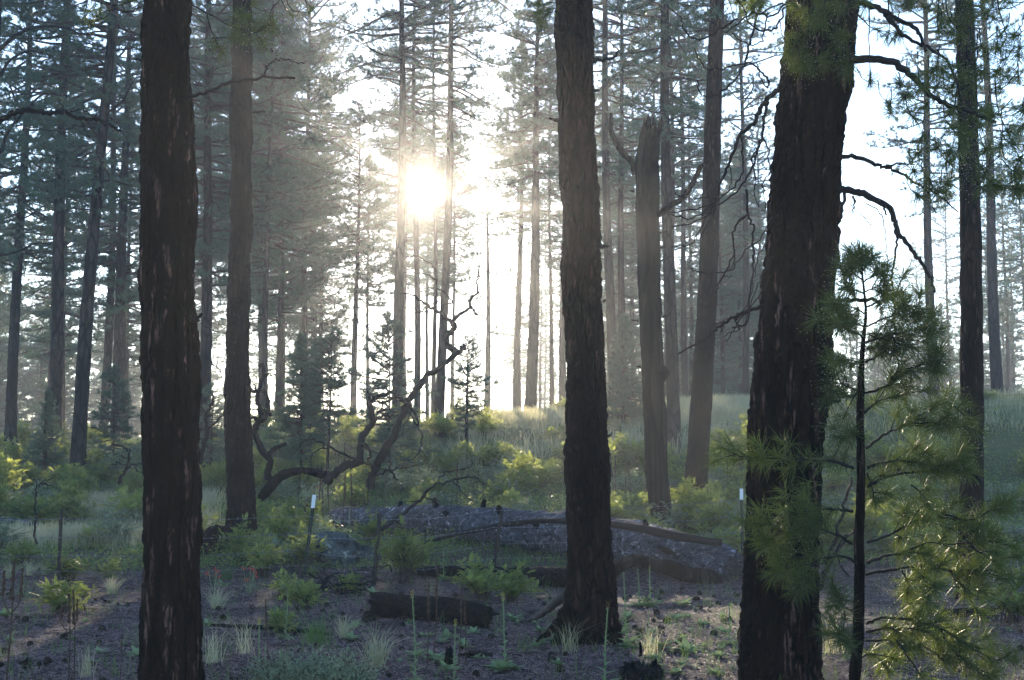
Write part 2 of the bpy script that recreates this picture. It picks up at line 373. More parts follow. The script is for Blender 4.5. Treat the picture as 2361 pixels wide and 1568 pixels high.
def pine(u, d, wpx, kd, lean_u=0.0, height=None, label='', cat='pine tree', group=None, rot=None, bmat='bark_far', sc=None, name='pine_tree', x=None, flare=.35):
    """u = view column of the trunk base, d = distance; lean_u = how far right (view px) the trunk is 1000 px higher up"""
    if x is None: x = (u-CU)/F*d*1.0
    z = gz(x, d); H, cm, bm, nraw, braw = KIND[kd]; s = (height/H) if height else 1.0
    t = empty(name, (x, d, z)); t.rotation_euler = (0, math.atan(lean_u/1000), 0)
    rz = rnd.uniform(0, 6.28) if rot is None else rot
    r = wpx/2*d/F
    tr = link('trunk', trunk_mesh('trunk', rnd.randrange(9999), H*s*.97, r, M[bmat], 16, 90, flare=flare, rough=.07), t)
    if abs(u-985) < 13000/d and d > 45:          # a gap in the canopy lets the sun through here
        mt = np.array(Matrix.Translation((x, d, z)) @ t.rotation_euler.to_matrix().to_4x4() @ Matrix.Rotation(rz, 4, 'Z') @ Matrix.Scale(s, 4))
        o_ = []
        for raw, nm, mm in ((braw, 'pine_limbs', M['twig2']), (nraw, 'pine_crown', M['needle_far'])):
            v = np.concatenate(raw.v); wv = v@mt[:3, :3].T+mt[:3, 3]-np.array([0, 0, CAMZ]); sd = np.array(sdir)
            al = wv@sd; dist = np.linalg.norm(wv-al[:, None]*sd, axis=1); cl_ = vnoise(wv[:, 0]*1.6, wv[:, 1]*1.6, wv[:, 2]*1.6, s=41); bad = dist < (.0085+.006*cl_)*al+.05
            c = MB(); T = np.concatenate(raw.t) if raw.t else np.zeros((0, 3), int); Q = np.concatenate(raw.q) if raw.q else np.zeros((0, 4), int)
            c.add(v, T[~bad[T].any(1)] if len(T) else None, Q[~bad[Q].any(1)] if len(Q) else None); o_.append(c.mesh(nm, mm))
        bm, cm = o_
    a = link('limbs', bm, t); b = link('crown', cm, t)
    for o in (a, b): o.rotation_euler = (0, 0, rz); o.scale = (s, s, s)
    tag(t, label, cat, group); return t
#@@TREES
# named trees of the middle and far ground
pine(30, 46, 27, 'dense1', 8, label='hazy grey pine trunk at the far left edge of the stand')
pine(125, 42, 33, 'open1', 2, label='straight pine with a thick dusky trunk behind the bushy sapling', rot=1)
pine(183, 37, 34, 'dense3', 45, label='pine leaning to the right behind the left bushes', bmat='bark_far')
pine(243, 56, 22, 'open1', 5, label='slim pine trunk crossed by a sunbeam, left one of a close pair')
pine(274, 53, 34, 'dense2', 0, label='wide hazy pine trunk crossed by a sunbeam, right one of a close pair')
pine(468, 42, 30, 'dense2', 0, label='pale lichened pine trunk just right of the big charred near trunk')
pine(612, 50, 16, 'dense1', 0, label='slender pine under a dense blue green crown right of the second dark trunk')
pine(700, 62, 18, 'dense3', 0, label='pine with the crown edge lit gold left of the bright sky gap')
pine(640, 58, 18, 'dense2', 0, label='bushy blue green pine filling the sky behind the second dark trunk')
pine(818, 60, 17, 'high', 4, 15, label='thin pine standing alone in the bright gap left of the sun')
pine(921, 50, 27, 'open3', -2, 24, label='dark pine trunk just left of the sun, tree of open ragged crown')
pine(962, 60, 17, 'open3', -12, 28, label='thin pine trunk directly below the sun')
pine(1001, 66, 12, 'open3', -3, 31, label='thinnest pine stem below the sun, right of two')
pine(1016, 54, 23, 'open3', 24, 27, label='tallest pine rising just right of the sun to the top of the frame')
pine(1121, 66, 18, 'sparse', 6, 13, label='pale pine trunk in the beams right of the sun')
pine(1192, 62, 19, 'screen2', 14, 18, label='left trunk of a pair of pale pines washed by sunbeams')
pine(1222, 52, 29, 'screen2', 24, 18.4, label='right and wider trunk of a pair of pale pines washed by sunbeams')
pine(1300, 60, 20, 'slim', 2, 15, label='pale pine trunk half hidden by the left edge of the central near trunk')
pine(1412, 50, 24, 'open1', -14, 26, label='pale pine trunk close right of the central near trunk')
pine(1462, 70, 13, 'open2', 0, label='thin hazy pine between the central trunk and the broken snag')
pine(1516, 66, 14, 'open1', 0, label='thin hazy pine seen above the broken snag top')
pine(1547, 38, 32, 'open1', -2, 26, label='grey brown pine trunk standing close behind the broken snag', rot=2)
pine(1596, 30, 52, 'open3', 62, 27, label='pine with a brown trunk leaning right, next to the broken snag', rot=.7, bmat='bark_mid')
pine(1712, 75, 15, 'dense1', 0, 17, label='distant blue pine seen between the leaning pine and the big charred trunk')
pine(1665, 70, 13, 'dense2', 0, 14, label='short distant blue pine close behind the leaning pine')
pine(2154, 55, 24, 'open1', 0, label='hazy pine trunk left of the black trunk on the right')
pine(2224, 18, 57, 'open3', 16, 24, label='black pine trunk standing behind the dewy young pine', bmat='bark_mid', rot=2.2)
pine(2303, 55, 27, 'open1', -10, 25, label='dark straight pine trunk rooted on the grassy rise at the right')
for u, d, h, k in ((848, 68, 15.5, 'screen2'), (935, 78, 20, 'screen1'), (985, 84, 20, 'screen2'), (1045, 76, 19, 'screen2'), (1268, 60, 17, 'high'), (1340, 63, 19, 'open2')):  # dense screen crowns added across the sun to shade the near haze
    pine(u, d, 11, k, rnd.uniform(-8, 8), h, label='slender pine with a ragged crown silhouetted against the glare around the sun', group='slender pines around the sun')
# young pines
pine(112, 38, 10, 'young1', 0, 2.3, label='bushy round topped pine sapling at the left', cat='young pine', name='pine_sapling', rot=1)
pine(262, 38, 6, 'young2', 0, 2.9, label='airy pine sapling with gold lit needles left of the charred trunk', cat='young pine', name='pine_sapling')
pine(692, 37, 6, 'young1', 0, 3.6, label='bushy blue green young pine left of the slender pair', cat='young pine', name='pine_sapling')
pine(744, 38, 6, 'young3', -14, 3.3, label='shorter young pine of the slender dark pair', cat='young pine', name='pine_sapling')
pine(752, 36, 8, 'young3', 25, 3.55, label='taller young pine of the slender dark pair in the bright gap', cat='young pine', name='pine_sapling')
pine(893, 34, 7, 'young2', 0, 4.2, label='thin dark young pine in front of the trunk left of the sun', cat='young pine', name='pine_sapling')
pine(1072, 38, 10, 'young3', 30, 3.2, label='young pine with a crooked stem on the grassy rise below the sun', cat='young pine', name='pine_sapling', rot=3)
pine(1440, 42, 8, 'young1', 0, 3.4, label='young backlit pine between the central trunk and the snag', cat='young pine', name='pine_sapling')
pine(486, 38, 6, 'young2', 0, 2.4, label='half bare young pine seen between the two left dark trunks', cat='young pine', name='pine_sapling')
# filler stand
def fill(n, u0, u1, d0, d1, kinds, label, group, hs=(.85, 1.15), gap=None):
    for i in range(n):
        d = rnd.uniform(d0, d1); u = rnd.uniform(u0, u1); kd = rnd.choice(kinds)
        if gap and gap[0] < u < gap[1]: continue
        if abs(u-985) < 9000/d: continue
        pine(u, d, rnd.uniform(12, 18)*60/d, kd, rnd.uniform(-10, 10), KIND[kd][0]*rnd.uniform(*hs), label=label, group=group)
fill(8, -120, 330, 55, 90, ['dense1', 'dense2', 'dense3', 'open1'], 'hazy blue green pine in the far left stand', 'far pines at the left')
fill(9, 440, 740, 55, 80, ['dense1', 'dense2', 'dense3'], 'hazy blue green pine in the dense stand left of the sun', 'far pines left of the sun')
fill(6, 1100, 1400, 110, 170, ['slim', 'bushy1', 'open2'], 'very faint pine dissolving in the bright mist right of the sun', 'misty pines right of the sun', (.7, 1.1))
fill(4, 1180, 1320, 80, 140, ['slim', 'open2'], 'faint pine far off in the bright haze around the sun', 'far pines around the sun', (.6, .8))
fill(13, 1380, 1760, 50, 100, ['open1', 'open2', 'dense2', 'dense1'], 'hazy pine in the stand behind the broken snag', 'far pines behind the snag', (.8, 1.05))
fill(9, 2080, 2500, 60, 110, ['open1', 'open2'], 'hazy pine in the far right stand', 'far pines at the right', (.6, .9))
fill(12, 1780, 2500, 120, 170, ['dense1', 'dense2'], 'faint pine on the far rise at the right', 'far pines on the right rise', (.45, .6))
fill(5, -200, 600, 100, 160, ['dense1', 'dense2'], 'faint pine far behind the left stand', 'far pines behind the left stand', (.8, 1))
fill(24, -150, 470, 72, 140, ['bushy1', 'bushy2'], 'low bushy pine faint in the haze behind the left trunks', 'low pines behind the left stand', (1.0, 2.0))
fill(2, 460, 690, 90, 140, ['bushy1', 'bushy2'], 'low bushy pine faint in the haze behind the second dark trunk', 'low pines behind the second trunk', (.6, 1))
fill(16, 1390, 1770, 62, 120, ['bushy1', 'bushy2'], 'low bushy blue pine in the haze behind the broken snag', 'low pines behind the snag', (.8, 1.7))
fill(3, 1230, 1400, 95, 140, ['bushy1', 'bushy2'], 'low bushy pine washed out by the beams left of the snag', 'low pines in the beams', (.4, .7))
fill(20, 1950, 2500, 75, 150, ['bushy1', 'bushy2'], 'low bushy pine in the pale haze at the right', 'low pines at the right', (.7, 1.2))
#@@END
#@@FG
# ------------------------------------------------------------------ near trunks
def worley(x, y, s=0):                         # distance to the border between cells
    xi, yi = np.floor(x), np.floor(y); f1 = np.full(x.shape, 9.); f2 = np.full(x.shape, 9.)
    for a in (-1, 0, 1):
        for b in (-1, 0, 1):
            cx, cy_ = xi+a, yi+b; z = np.zeros_like(cx)
            d = np.hypot(cx+hsh(cx, cy_, z, s)-x, cy_+hsh(cx, cy_, z+7, s)-y)
            f2 = np.where(d < f1, f1, np.minimum(f2, d)); f1 = np.minimum(f1, d)
    return f2-f1
def big_trunk(name, prof, d, m, parent, base=None, sides=130, dz=.013, plate=.09, depth=.018, flare=0, jag=0, seed=1, below=.5, above=1.6, lobes=0):
    """prof: (v, u_left, u_right) rows of the silhouette at distance d"""
    pr = sorted(prof); zs, xs, rs = [], [], []
    for v, a, b in pr[::-1]:
        p = P((a+b)/2, v, d); q = P(b, v, d); zs.append(p.z); xs.append(p.x); rs.append(q.x-p.x)
    z0 = (base if base is not None else gz(xs[0], d))-below; z1 = zs[-1]+above
    z = np.arange(z0, z1, dz); cx = np.interp(z, zs, xs); r = np.interp(z, zs, rs)
    k = (xs[0]-xs[1])/(zs[0]-zs[1]+1e-6); cx = np.where(z < zs[0], xs[0]+k*(z-zs[0])*.6, cx)
    k = (xs[-1]-xs[-2])/(zs[-1]-zs[-2]+1e-6); cx = np.where(z > zs[-1], xs[-1]+k*(z-zs[-1]), cx)
    if flare: r = r*(1+flare*np.exp(-(z-z0-below)/.16).clip(0, 2.2))
    a = np.arange(sides)/sides*2*math.pi; Zz, A = np.meshgrid(z, a, indexing='ij'); Rr = np.repeat(r[:, None], sides, 1)
    s = A*Rr.mean()
    wx = s/plate+.35*vnoise(s*9, Zz*6, s=seed); wy = Zz/(plate*3.2)+.35*vnoise(s*6, Zz*5, s=seed+4)
    w = worley(wx, wy, seed); w2 = worley(wx*2.3+3, wy*2.6, seed+3); w = w*.7+w2*.45
    disp = depth*(np.clip(w*2.6, 0, 1)-.8)+depth*.9*vnoise(s*14, Zz*5, s=seed+2)+depth*.6*vnoise(s*50, Zz*24, s=seed+3)+depth*1.3*vnoise(s*2.4, Zz*1.7, s=seed+6)
    Rr = Rr+disp
    if lobes: Rr = Rr*(1+lobes*np.exp(-(Zz-z0-below)/.22).clip(0, 2.5)*(.5+.5*np.cos(A*5+seed+1.5*vnoise(A*1.2, Zz*.5, s=4)))**2)
    Zo = Zz.copy()
    if jag: top = (Zz > zs[-1]-.02); Zo = np.where(top, zs[-1]+(Zz-zs[-1])*(.45+.9*vnoise(A*1.3, 0*A, s=seed+9)+.55*vnoise(A*7, 0*A, s=seed)), Zz)
    v = np.stack([cx[:, None]+np.cos(A)*Rr, d+np.sin(A)*Rr, Zo], -1).reshape(-1, 3)-np.array(parent.location)
    kk = np.arange(sides); k2 = (kk+1) % sides; b = MB()
    q = np.concatenate([np.stack([i*sides+kk, i*sides+k2, (i+1)*sides+k2, (i+1)*sides+kk], 1) for i in range(len(z)-1)])
    if jag:
        n = len(v); v = np.concatenate([v, [[cx[-1]-parent.location.x, d-parent.location.y, zs[-1]-.25-parent.location.z]]])
        b.add(v, np.stack([(len(z)-1)*sides+kk, (len(z)-1)*sides+k2, np.full(sides, n)], 1), q)
    else: b.add(v, None, q)
    return link(name, b.mesh(name, m, True), parent)
def limb(name, pts, d, r0, r1, parent, m='twig', k=5, sides=7, wig=.012, d2=None, mb=None, g=rng, rough=.12):
    """pts: view pixels; d -> d2 along the limb; r in view pixels"""
    n = len(pts); d2 = d if d2 is None else d2; W_ = []
    for i, p in enumerate(pts):
        dd = d+(d2-d)*i/max(1, n-1); W_.append(P(p[0], p[1], dd))
    path = smooth_path(W_, k); path[1:-1] += g.normal(0, wig, (len(path)-2, 3))*.5
    rr = np.linspace(r0, r1, len(path))*d/F*(1+g.normal(0, .06, len(path)))
    b = mb or MB(); off = np.zeros(3); q_ = parent
    while q_: off = off+np.array(q_.location); q_ = q_.parent
    b.tube(path-off, rr, sides, 0, True, rough)
    if mb: return path
    return link(name, b.mesh(name, M[m], True), parent)
def needles_at(need, drops, pos, dirs, nb=70, L=.16, w=.0016, spread=.8, g=rng, droop=.12, dropf=.12, dr=.0026):
    pos = np.asarray(pos, float); dirs = unit(np.asarray(dirs, float)); N = len(pos)
    B = np.repeat(pos, nb, 0); D = np.repeat(dirs, nb, 0)
    B = B-D*g.random((N*nb, 1))*.07+g.normal(0, .004, (N*nb, 3))
    dd = unit(D*.55+unit(g.normal(size=(N*nb, 3)))*spread); Ls = g.uniform(.65, 1.05, N*nb)*L
    mid = B+dd*Ls[:, None]*.55; d2 = unit(dd+np.array([0, 0, -droop])); tip = mid+d2*Ls[:, None]*.45
    side = unit(np.cross(dd, g.normal(size=(N*nb, 3))))*w
    v = np.stack([B-side, B+side, mid+side*.9, mid-side*.9, tip], 1).reshape(-1, 3); k = np.arange(N*nb)[:, None]*5
    need.add(v, k+np.array([3, 2, 4]), k+np.array([0, 1, 2, 3]))
    if drops is not None:
        sel = g.random(N*nb) < dropf; T = tip[sel]; n = len(T)
        if n:
            o = np.array([(1, 0, 0), (-1, 0, 0), (0, 1, 0), (0, -1, 0), (0, 0, 1), (0, 0, -1.3)])*dr
            f = np.array([(0, 2, 4), (2, 1, 4), (1, 3, 4), (3, 0, 4), (2, 0, 5), (1, 2, 5), (3, 1, 5), (0, 3, 5)])
            drops.add((T[:, None]+o[None]).reshape(-1, 3), (np.arange(n)[:, None, None]*6+f[None]).reshape(-1, 3))

near = empty('pine_tree', P(391, 1600, 10.0)); near.location.z = gz(near.location.x, 10)
tag(near, 'large charred pine trunk with reddish scars at the left, cut by the frame bottom', 'pine tree')
big_trunk('trunk', [(0, 327, 439), (170, 325, 440), (340, 323, 443), (519, 326, 447), (703, 326, 450), (886, 328, 456), (1095, 332, 464), (1308, 331, 462), (1400, 327, 463), (1545, 320, 465)], 10.0, M['bark_near'], near, seed=3, flare=.1, plate=.07, depth=.014)
b1 = limb('branch', [Z1(1160, 625), Z1(1200, 607), Z1(1300, 572), Z1(1400, 535), Z1(1500, 505), Z1(1650, 485), Z1(1850, 490)], 9.85, 4.6, 2.6, near, d2=9.4)
limb('twig', [Z1(1655, 482), Z1(1667, 430), Z1(1705, 388), Z1(1760, 371), Z1(1820, 378), Z1(1910, 398)], 9.47, 2.4, 1.0, b1, d2=9.3)
limb('branch', [Z1(1150, 890), Z1(1190, 885), Z1(1225, 872)], 9.85, 4, 2.5, near)
limb('branch', [Z5(1200, 590), Z5(1240, 585), Z5(1270, 555)], 9.9, 7, 3, near, d2=9.8)
limb('branch', [Z1(920, 378), Z1(880, 372), Z1(842, 373)], 9.95, 3, 2, near)
# its needle bearing bough across the top
def bough(parent, twigs, d, jitter=.25, nb=60, L=.15, name='needle_bough', every=.16, r0=2.2, g=rng, tip_only=False, frac=.45, dropf=.1, mneed='needle_near', w=.0016, dr=.0024, side=.5, leafy_from=None):
    """twigs: list of view pixel polylines with optional (depth offset start, end)"""
    wd, ne, dp = MB(), MB(), MB(); off = np.array(parent.location)
    for tw in twigs:
        pts, o0, o1 = tw if isinstance(tw, tuple) and isinstance(tw[0], list) else (tw, 0, g.uniform(-jitter, jitter))
        path = limb('x', pts, d+o0, r0, .8, parent, d2=d+o1, mb=wd, wig=.006)
        seg = np.linalg.norm(np.diff(path, axis=0), axis=1); cum = np.concatenate([[0], np.cumsum(seg)]); T = cum[-1]
        pos = [path[-1]]; dr_ = [path[-1]-path[-3]]
        if not tip_only:
            for s in np.arange(frac*T, T-.05, every):
                i = min(np.searchsorted(cum, s), len(path)-1); ax = unit(path[i]-path[i-1])
                for sg in (-1, 1):
                    if g.random() < .25: continue
                    sd = unit(ax*g.uniform(.4, 1)+sg*np.array([g.uniform(-.2, .2), g.uniform(.2, 1), 0])*g.choice([-1, 1])+np.array([0, 0, sg*g.uniform(.1, .7)+.15]))
                    ln = g.uniform(.06, side*.45); e = path[i]+sd*ln
                    wd.tube([np.array(path[i])-off, path[i]+sd*ln*.5-off+g.normal(0, .006, 3), e-off], [.004, .0035, .003], 4)
                    pos.append(e); dr_.append(sd)
                if g.random() < .5: pos.append(path[i]); dr_.append(ax)
        needles_at(ne, dp, np.array(pos)-off, np.array(dr_), nb, L, w, g=g, dropf=dropf, dr=dr)
    o = link(name, wd.mesh('bough_wood', M['twig'], True), parent)
    link('needles', ne.mesh('needles', M[mneed]), o)
    if dp.v: tag(link('dew_drops', dp.mesh('dew_drops', M['dew']), o), kind='stuff')
    return o
bough(near, [[Z1(1190, 20), Z1(1350, 110), Z1(1450, 165), Z1(1600, 205), Z1(1625, 290)], [Z1(1600, 205), Z1(1650, 170), Z1(1700, 150)],
             [Z1(1300, 90), Z1(1320, 190), Z1(1400, 340)], [Z1(1400, 130), Z1(1480, 100), Z1(1560, 110)], [Z1(1330, 240), Z1(1420, 240), Z1(1500, 230)]], 9.3, nb=46, L=.13, r0=1.6, frac=.55)
bough(near, [[Z1(1760, -40), Z1(1745, 10), Z1(1700, 70), Z1(1695, 140)], [Z1(1760, -20), Z1(1790, 50), Z1(1840, 100)], [Z1(1790, -30), Z1(1830, 60), Z1(1930, 75), Z1(1950, 60)],
             [Z1(1880, -40), Z1(1930, 20), Z1(1975, 80)]], 9.2, nb=30, L=.10, r0=1.3, tip_only=True)
bough(near, [[Z1(890, 40), Z1(800, 75), Z1(700, 60), Z1(610, 95), Z1(560, 145)], [Z1(880, -20), Z1(760, 30), Z1(640, 20), Z1(620, 80)], [Z1(700, 60), Z1(660, 110), Z1(590, 100), Z1(560, 60)],
             [Z1(880, 10), Z1(850, 70), Z1(790, 70), Z1(770, 30), Z1(800, 0)], [Z1(560, -40), Z1(540, 40), Z1(530, 90)]], 9.5, nb=26, L=.12, r0=1.6, tip_only=True)

mid = empty('pine_tree', P(1362, 1475, 13.7)); mid.location.z = gz(mid.location.x, 13.7)
tag(mid, 'central near pine with ridged brown bark and a flared foot on the litter', 'pine tree')
big_trunk('trunk', [(0, 1280, 1364), (276, 1288, 1374), (519, 1295, 1383), (703, 1300, 1389), (813, 1304, 1393), (980, 1305, 1399), (1095, 1306, 1404), (1306, 1309, 1412), (1396, 1305, 1416), (1455, 1298, 1420)],
          13.7, M['bark_mid'], mid, seed=8, plate=.075, depth=.016, flare=.10, lobes=.28)
for pts, r0, r1 in (([Z3(590, 385), Z3(650, 375), Z3(720, 355), Z3(740, 325)], 5, 2.6), ([Z3(375, 760), Z3(340, 752), Z3(308, 740)], 3.5, 3), ([Z3(590, 568), Z3(620, 568)], 3, 2),
                    ([Z7(600, 125), Z7(640, 140), Z7(680, 132)], 5.5, 3), ([Z7(650, 475), Z7(668, 474)], 2, 1), ([Z7(670, 1325), Z7(690, 1318), Z7(706, 1308)], 2.5, .8), ([Z3(610, 1045), Z3(634, 1043)], 1.8, .8)):
    limb('branch_stub', pts, 13.6, r0, r1, mid, d2=13.5)
bough(mid, [[Z3(350, 50), Z3(320, 60), Z3(290, 75)], [Z3(345, 20), Z3(290, 20), Z3(250, 90)], [Z3(330, 70), Z3(280, 100), Z3(230, 130)], [Z3(180, -20), Z3(165, 15)]], 13.2, nb=70, L=.13, r0=1.4, frac=.5, dropf=.02)
limb('root', [B3(1840, 930), B3(1760, 975), B3(1680, 1040), B3(1600, 1090), B3(1490, 1122)], 13.9, 13, 3, mid, 'bare', d2=14.4, sides=14, rough=.05)
limb('root', [B3(1870, 1000), B3(1800, 1120), B3(1710, 1210), B3(1620, 1270)], 13.6, 16, 2.5, mid, 'bark_near', d2=13.3, sides=14)
limb('root', [B4(660, 1050), B4(700, 1160), B4(730, 1245)], 13.6, 14, 4, mid, 'bark_near', d2=13.4, sides=14)

rt = empty('pine_tree', P(1800, 1566, 10.7)); rt.location.z = gz(rt.location.x, 10.7)
tag(rt, 'biggest charred trunk, leaning slightly right with drooping bare branches', 'pine tree')
big_trunk('trunk', [(0, 1816, 1980), (147, 1805, 1963), (331, 1790, 1945), (551, 1765, 1927), (703, 1755, 1921), (850, 1744, 1913), (900, 1740, 1908), (1095, 1726, 1899), (1274, 1716, 1886), (1420, 1712, 1885), (1568, 1711, 1886)],
          10.7, M['bark_near'], rt, seed=14, plate=.085, depth=.022, sides=150)
def L4(pts, r0, r1, d=10.6, d2=10.3, nm='branch', f=Z4, par=rt, m='twig'): return limb(nm, [f(*p) for p in pts], d, r0*1.2, max(r1*1.25, 1.15), par, m, d2=d2)
L4([(930, 378), (1050, 370), (1180, 380), (1300, 450), (1370, 520), (1470, 610), (1580, 670), (1700, 700), (1860, 770)], 8.5, 3, 10.6, 10.0)
L4([(980, 15), (1060, 30), (1150, 70), (1260, 130), (1350, 180), (1390, 250), (1420, 320)], 7, 2.5, 10.6, 10.2)
L4([(1150, 70), (1190, 130), (1260, 200), (1330, 260), (1500, 330), (1600, 480), (1640, 640)], 5, 1.8, 10.5, 10.1)
L4([(880, 980), (1000, 990), (1100, 1030), (1170, 1050), (1290, 1100), (1410, 1180), (1520, 1245), (1620, 1330)], 4.6, 1.2, 10.7, 10.4)
L4([(1170, 1045), (1250, 1030), (1350, 1030)], 2.6, 1, 10.6, 10.5)
L4([(1410, 1180), (1450, 1260), (1480, 1340)], 1.5, .7, 10.5, 10.4)
L4([(850, 1190), (950, 1190), (1050, 1230), (1160, 1280), (1210, 1340), (1232, 1430), (1290, 1520), (1345, 1590), (1400, 1660), (1440, 1730), (1468, 1820), (1472, 1830)], 7.5, 2.2, 10.5, 10.1)
L4([(1225, 1440), (1235, 1520), (1215, 1640), (1205, 1780), (1220, 1950), (1225, 2110), (1240, 2280), (1225, 2390)], 2.8, 1, 10.3, 9.9)
L4([(905, 1210), (895, 1320), (880, 1390)], 3.6, 1.8, 10.5, 10.4); L4([(1120, 1260), (1150, 1300), (1172, 1350)], 3, 1.5, 10.3, 10.2)
L4([(960, 1230), (970, 1280), (955, 1340)], 2.5, 1, 10.4, 10.3)
L4([(1040, 1275), (1130, 1340), (1158, 1440), (1170, 1560), (1175, 1700)], 1.3, .6, 10.4, 10.2); L4([(930, 1280), (1000, 1340), (1075, 1415)], .9, .5, 10.4, 10.2)
for pts, r0, r1 in (([(520, 520), (440, 610), (380, 680), (350, 760), (260, 830), (220, 930), (180, 1040), (130, 1150), (100, 1230), (80, 1330), (0, 1500)], 5.5, 1.2),
                    ([(430, 640), (400, 740), (390, 840), (350, 960), (310, 1080), (250, 1180), (100, 1290), (20, 1330)], 3.4, 1),
                    ([(260, 840), (270, 980), (260, 1100), (170, 1210), (50, 1290), (-60, 1310), (-200, 1330)], 2, .9), ([(390, 850), (430, 950), (440, 1080), (400, 1160), (410, 1300), (380, 1320)], 1.8, .8),
                    ([(390, 880), (330, 1000), (350, 1110), (340, 1200), (370, 1300)], 1.8, .8), ([(290, 1190), (300, 1340), (330, 1420), (330, 1560), (335, 1700), (310, 1860), (300, 2000), (260, 2050), (205, 2057)], 2.5, 1.4),
                    ([(300, 1345), (210, 1440), (215, 1580), (180, 1670), (130, 1750), (90, 1830), (65, 1860)], 2.4, 1), ([(215, 1590), (210, 1680), (100, 1712), (0, 1705), (-60, 1680)], 1.6, .9),
                    ([(100, 1230), (-20, 1245), (-120, 1240), (-150, 1205)], 1.4, .8), ([(90, 1280), (-20, 1360), (-130, 1370), (-240, 1310)], 1.4, .8), ([(80, 1330), (-20, 1390), (-180, 1425)], 1.4, .8),
                    ([(180, 1040), (200, 1120), (150, 1220), (-10, 1243)], 1.2, .7), ([(100, 1250), (10, 1420), (-60, 1530), (-180, 1545)], 1.6, .9),
                    ([(530, 50), (500, 130), (440, 190), (330, 170), (280, 60), (230, 0)], 2.2, 1.2), ([(520, 20), (420, 60), (340, 120), (320, 60)], 1.8, 1)):
    L4(pts, r0, r1, 10.5, 10.5-rnd.uniform(-.2, .9))
for pts, r0, r1 in (([(1480, 120), (1400, 170), (1310, 230), (1220, 245), (1150, 180), (1130, 100)], 2.2, 1), ([(1690, 520), (1670, 545), (1630, 470), (1610, 400)], 1.6, 1.2),
                    ([(1690, 515), (1660, 470), (1600, 410), (1500, 400), (1400, 430), (1310, 435), (1250, 380), (1220, 300)], 2.2, 1), ([(1640, 0), (1600, 150), (1560, 300), (1520, 430), (1450, 520), (1370, 590), (1300, 605), (1260, 580), (1235, 500)], 2.6, 1.1),
                    ([(1680, 80), (1650, 230), (1590, 280), (1520, 260), (1455, 210)], 1.5, .8), ([(1800, 20), (1700, 100), (1600, 80), (1500, 140), (1400, 200), (1350, 80)], 2.2, .9), ([(1340, 430), (1320, 380), (1312, 370)], 1, .7)):
    L4(pts, r0, r1, 10.4, 10.1, f=Z3)
L4([(1690, 505), (1640, 510), (1560, 540), (1450, 590), (1380, 630), (1310, 700), (1240, 740), (1120, 805)], 4.6, 1.4, 10.7, 10.2, f=Z7)
L4([(1490, 555), (1480, 600), (1505, 655)], 2.2, 1.5, 10.5, 10.4, f=Z7); L4([(1395, 620), (1398, 640), (1380, 668)], 1.2, .8, 10.5, 10.4, f=Z7); L4([(1400, 612), (1330, 615)], 1, .7, 10.5, 10.4, f=Z7)
L4([(820, 478), (950, 470), (1060, 468), (1130, 485)], 5, 3, 10.6, 10.4, f=Z8); L4([(760, 1140), (830, 1110), (880, 1103)], 3.5, 2.4, 10.6, 10.4, f=Z8)
def rtw(cx, cy, f=Z4, n=2, L=90):
    o = []
    for _ in range(n):
        a = rnd.uniform(0, 6.28); o.append([f(cx+math.cos(a)*L*1.6+rnd.uniform(-20, 20), cy-L*1.2+rnd.uniform(-20, 20)), f(cx+math.cos(a)*L*.7, cy-L*.3), f(cx, cy)])
    return o
tw = []
for c in ((640, 400), (780, 390), (700, 150), (890, 230), (620, 60), (1030, 30), (860, 40), (760, 30), (560, 330)): tw += rtw(*c, n=1)
bough(rt, tw, 10.05, nb=120, L=.17, r0=1.3, tip_only=True, dropf=.14, jitter=.12, w=.0018)
tw = []
for c in ((1480, 930), (1650, 940), (1630, 800), (1830, 720), (1880, 1180), (1800, 940), (1560, 1020), (1760, 1060), (1960, 900), (1990, 1080)): tw += rtw(*c, n=1, L=70)
bough(rt, tw, 10.1, nb=110, L=.17, r0=1.3, tip_only=True, dropf=.22, jitter=.3, w=.0018)
tw = []
for c in ((1740, 300), (2000, 480), (1700, 60), (1300, 40), (1890, 380), (1070, 520), (1500, 200), (1400, 60), (1850, 120), (1960, 230), (1590, 420), (2020, 700), (1200, 20), (1950, 20), (1120, 190), (1600, 130), (1880, 560), (380, 30), (230, 20)): tw += rtw(*c, n=1, L=80)
bough(rt, tw, 10.35, nb=64, L=.16, r0=1.5, tip_only=True, dropf=.06, jitter=.5, w=.0018)
r3 = random.Random(5)
for n_, x0, x1, y0, y1, d_, nb_, df in ((26, 1340, 2030, 720, 1250, 10.1, 100, .2), (46, 1150, 2030, -30, 720, 10.4, 75, .05), (12, 560, 940, -30, 480, 10.05, 100, .12), (8, 250, 560, -60, 60, 10.2, 70, .04)):
    tw = []
    for _ in range(n_):
        cx, cy_ = r3.uniform(x0, x1), r3.uniform(y0, y1); a = r3.uniform(-1, 1)
        tw.append([Z4(cx+90*a, cy_-150), Z4(cx+70*a, cy_-60), Z4(cx, cy_)])
    bough(rt, tw, d_, nb=nb_, L=.165, r0=1.4, tip_only=True, dropf=df, jitter=.45, w=.0019)
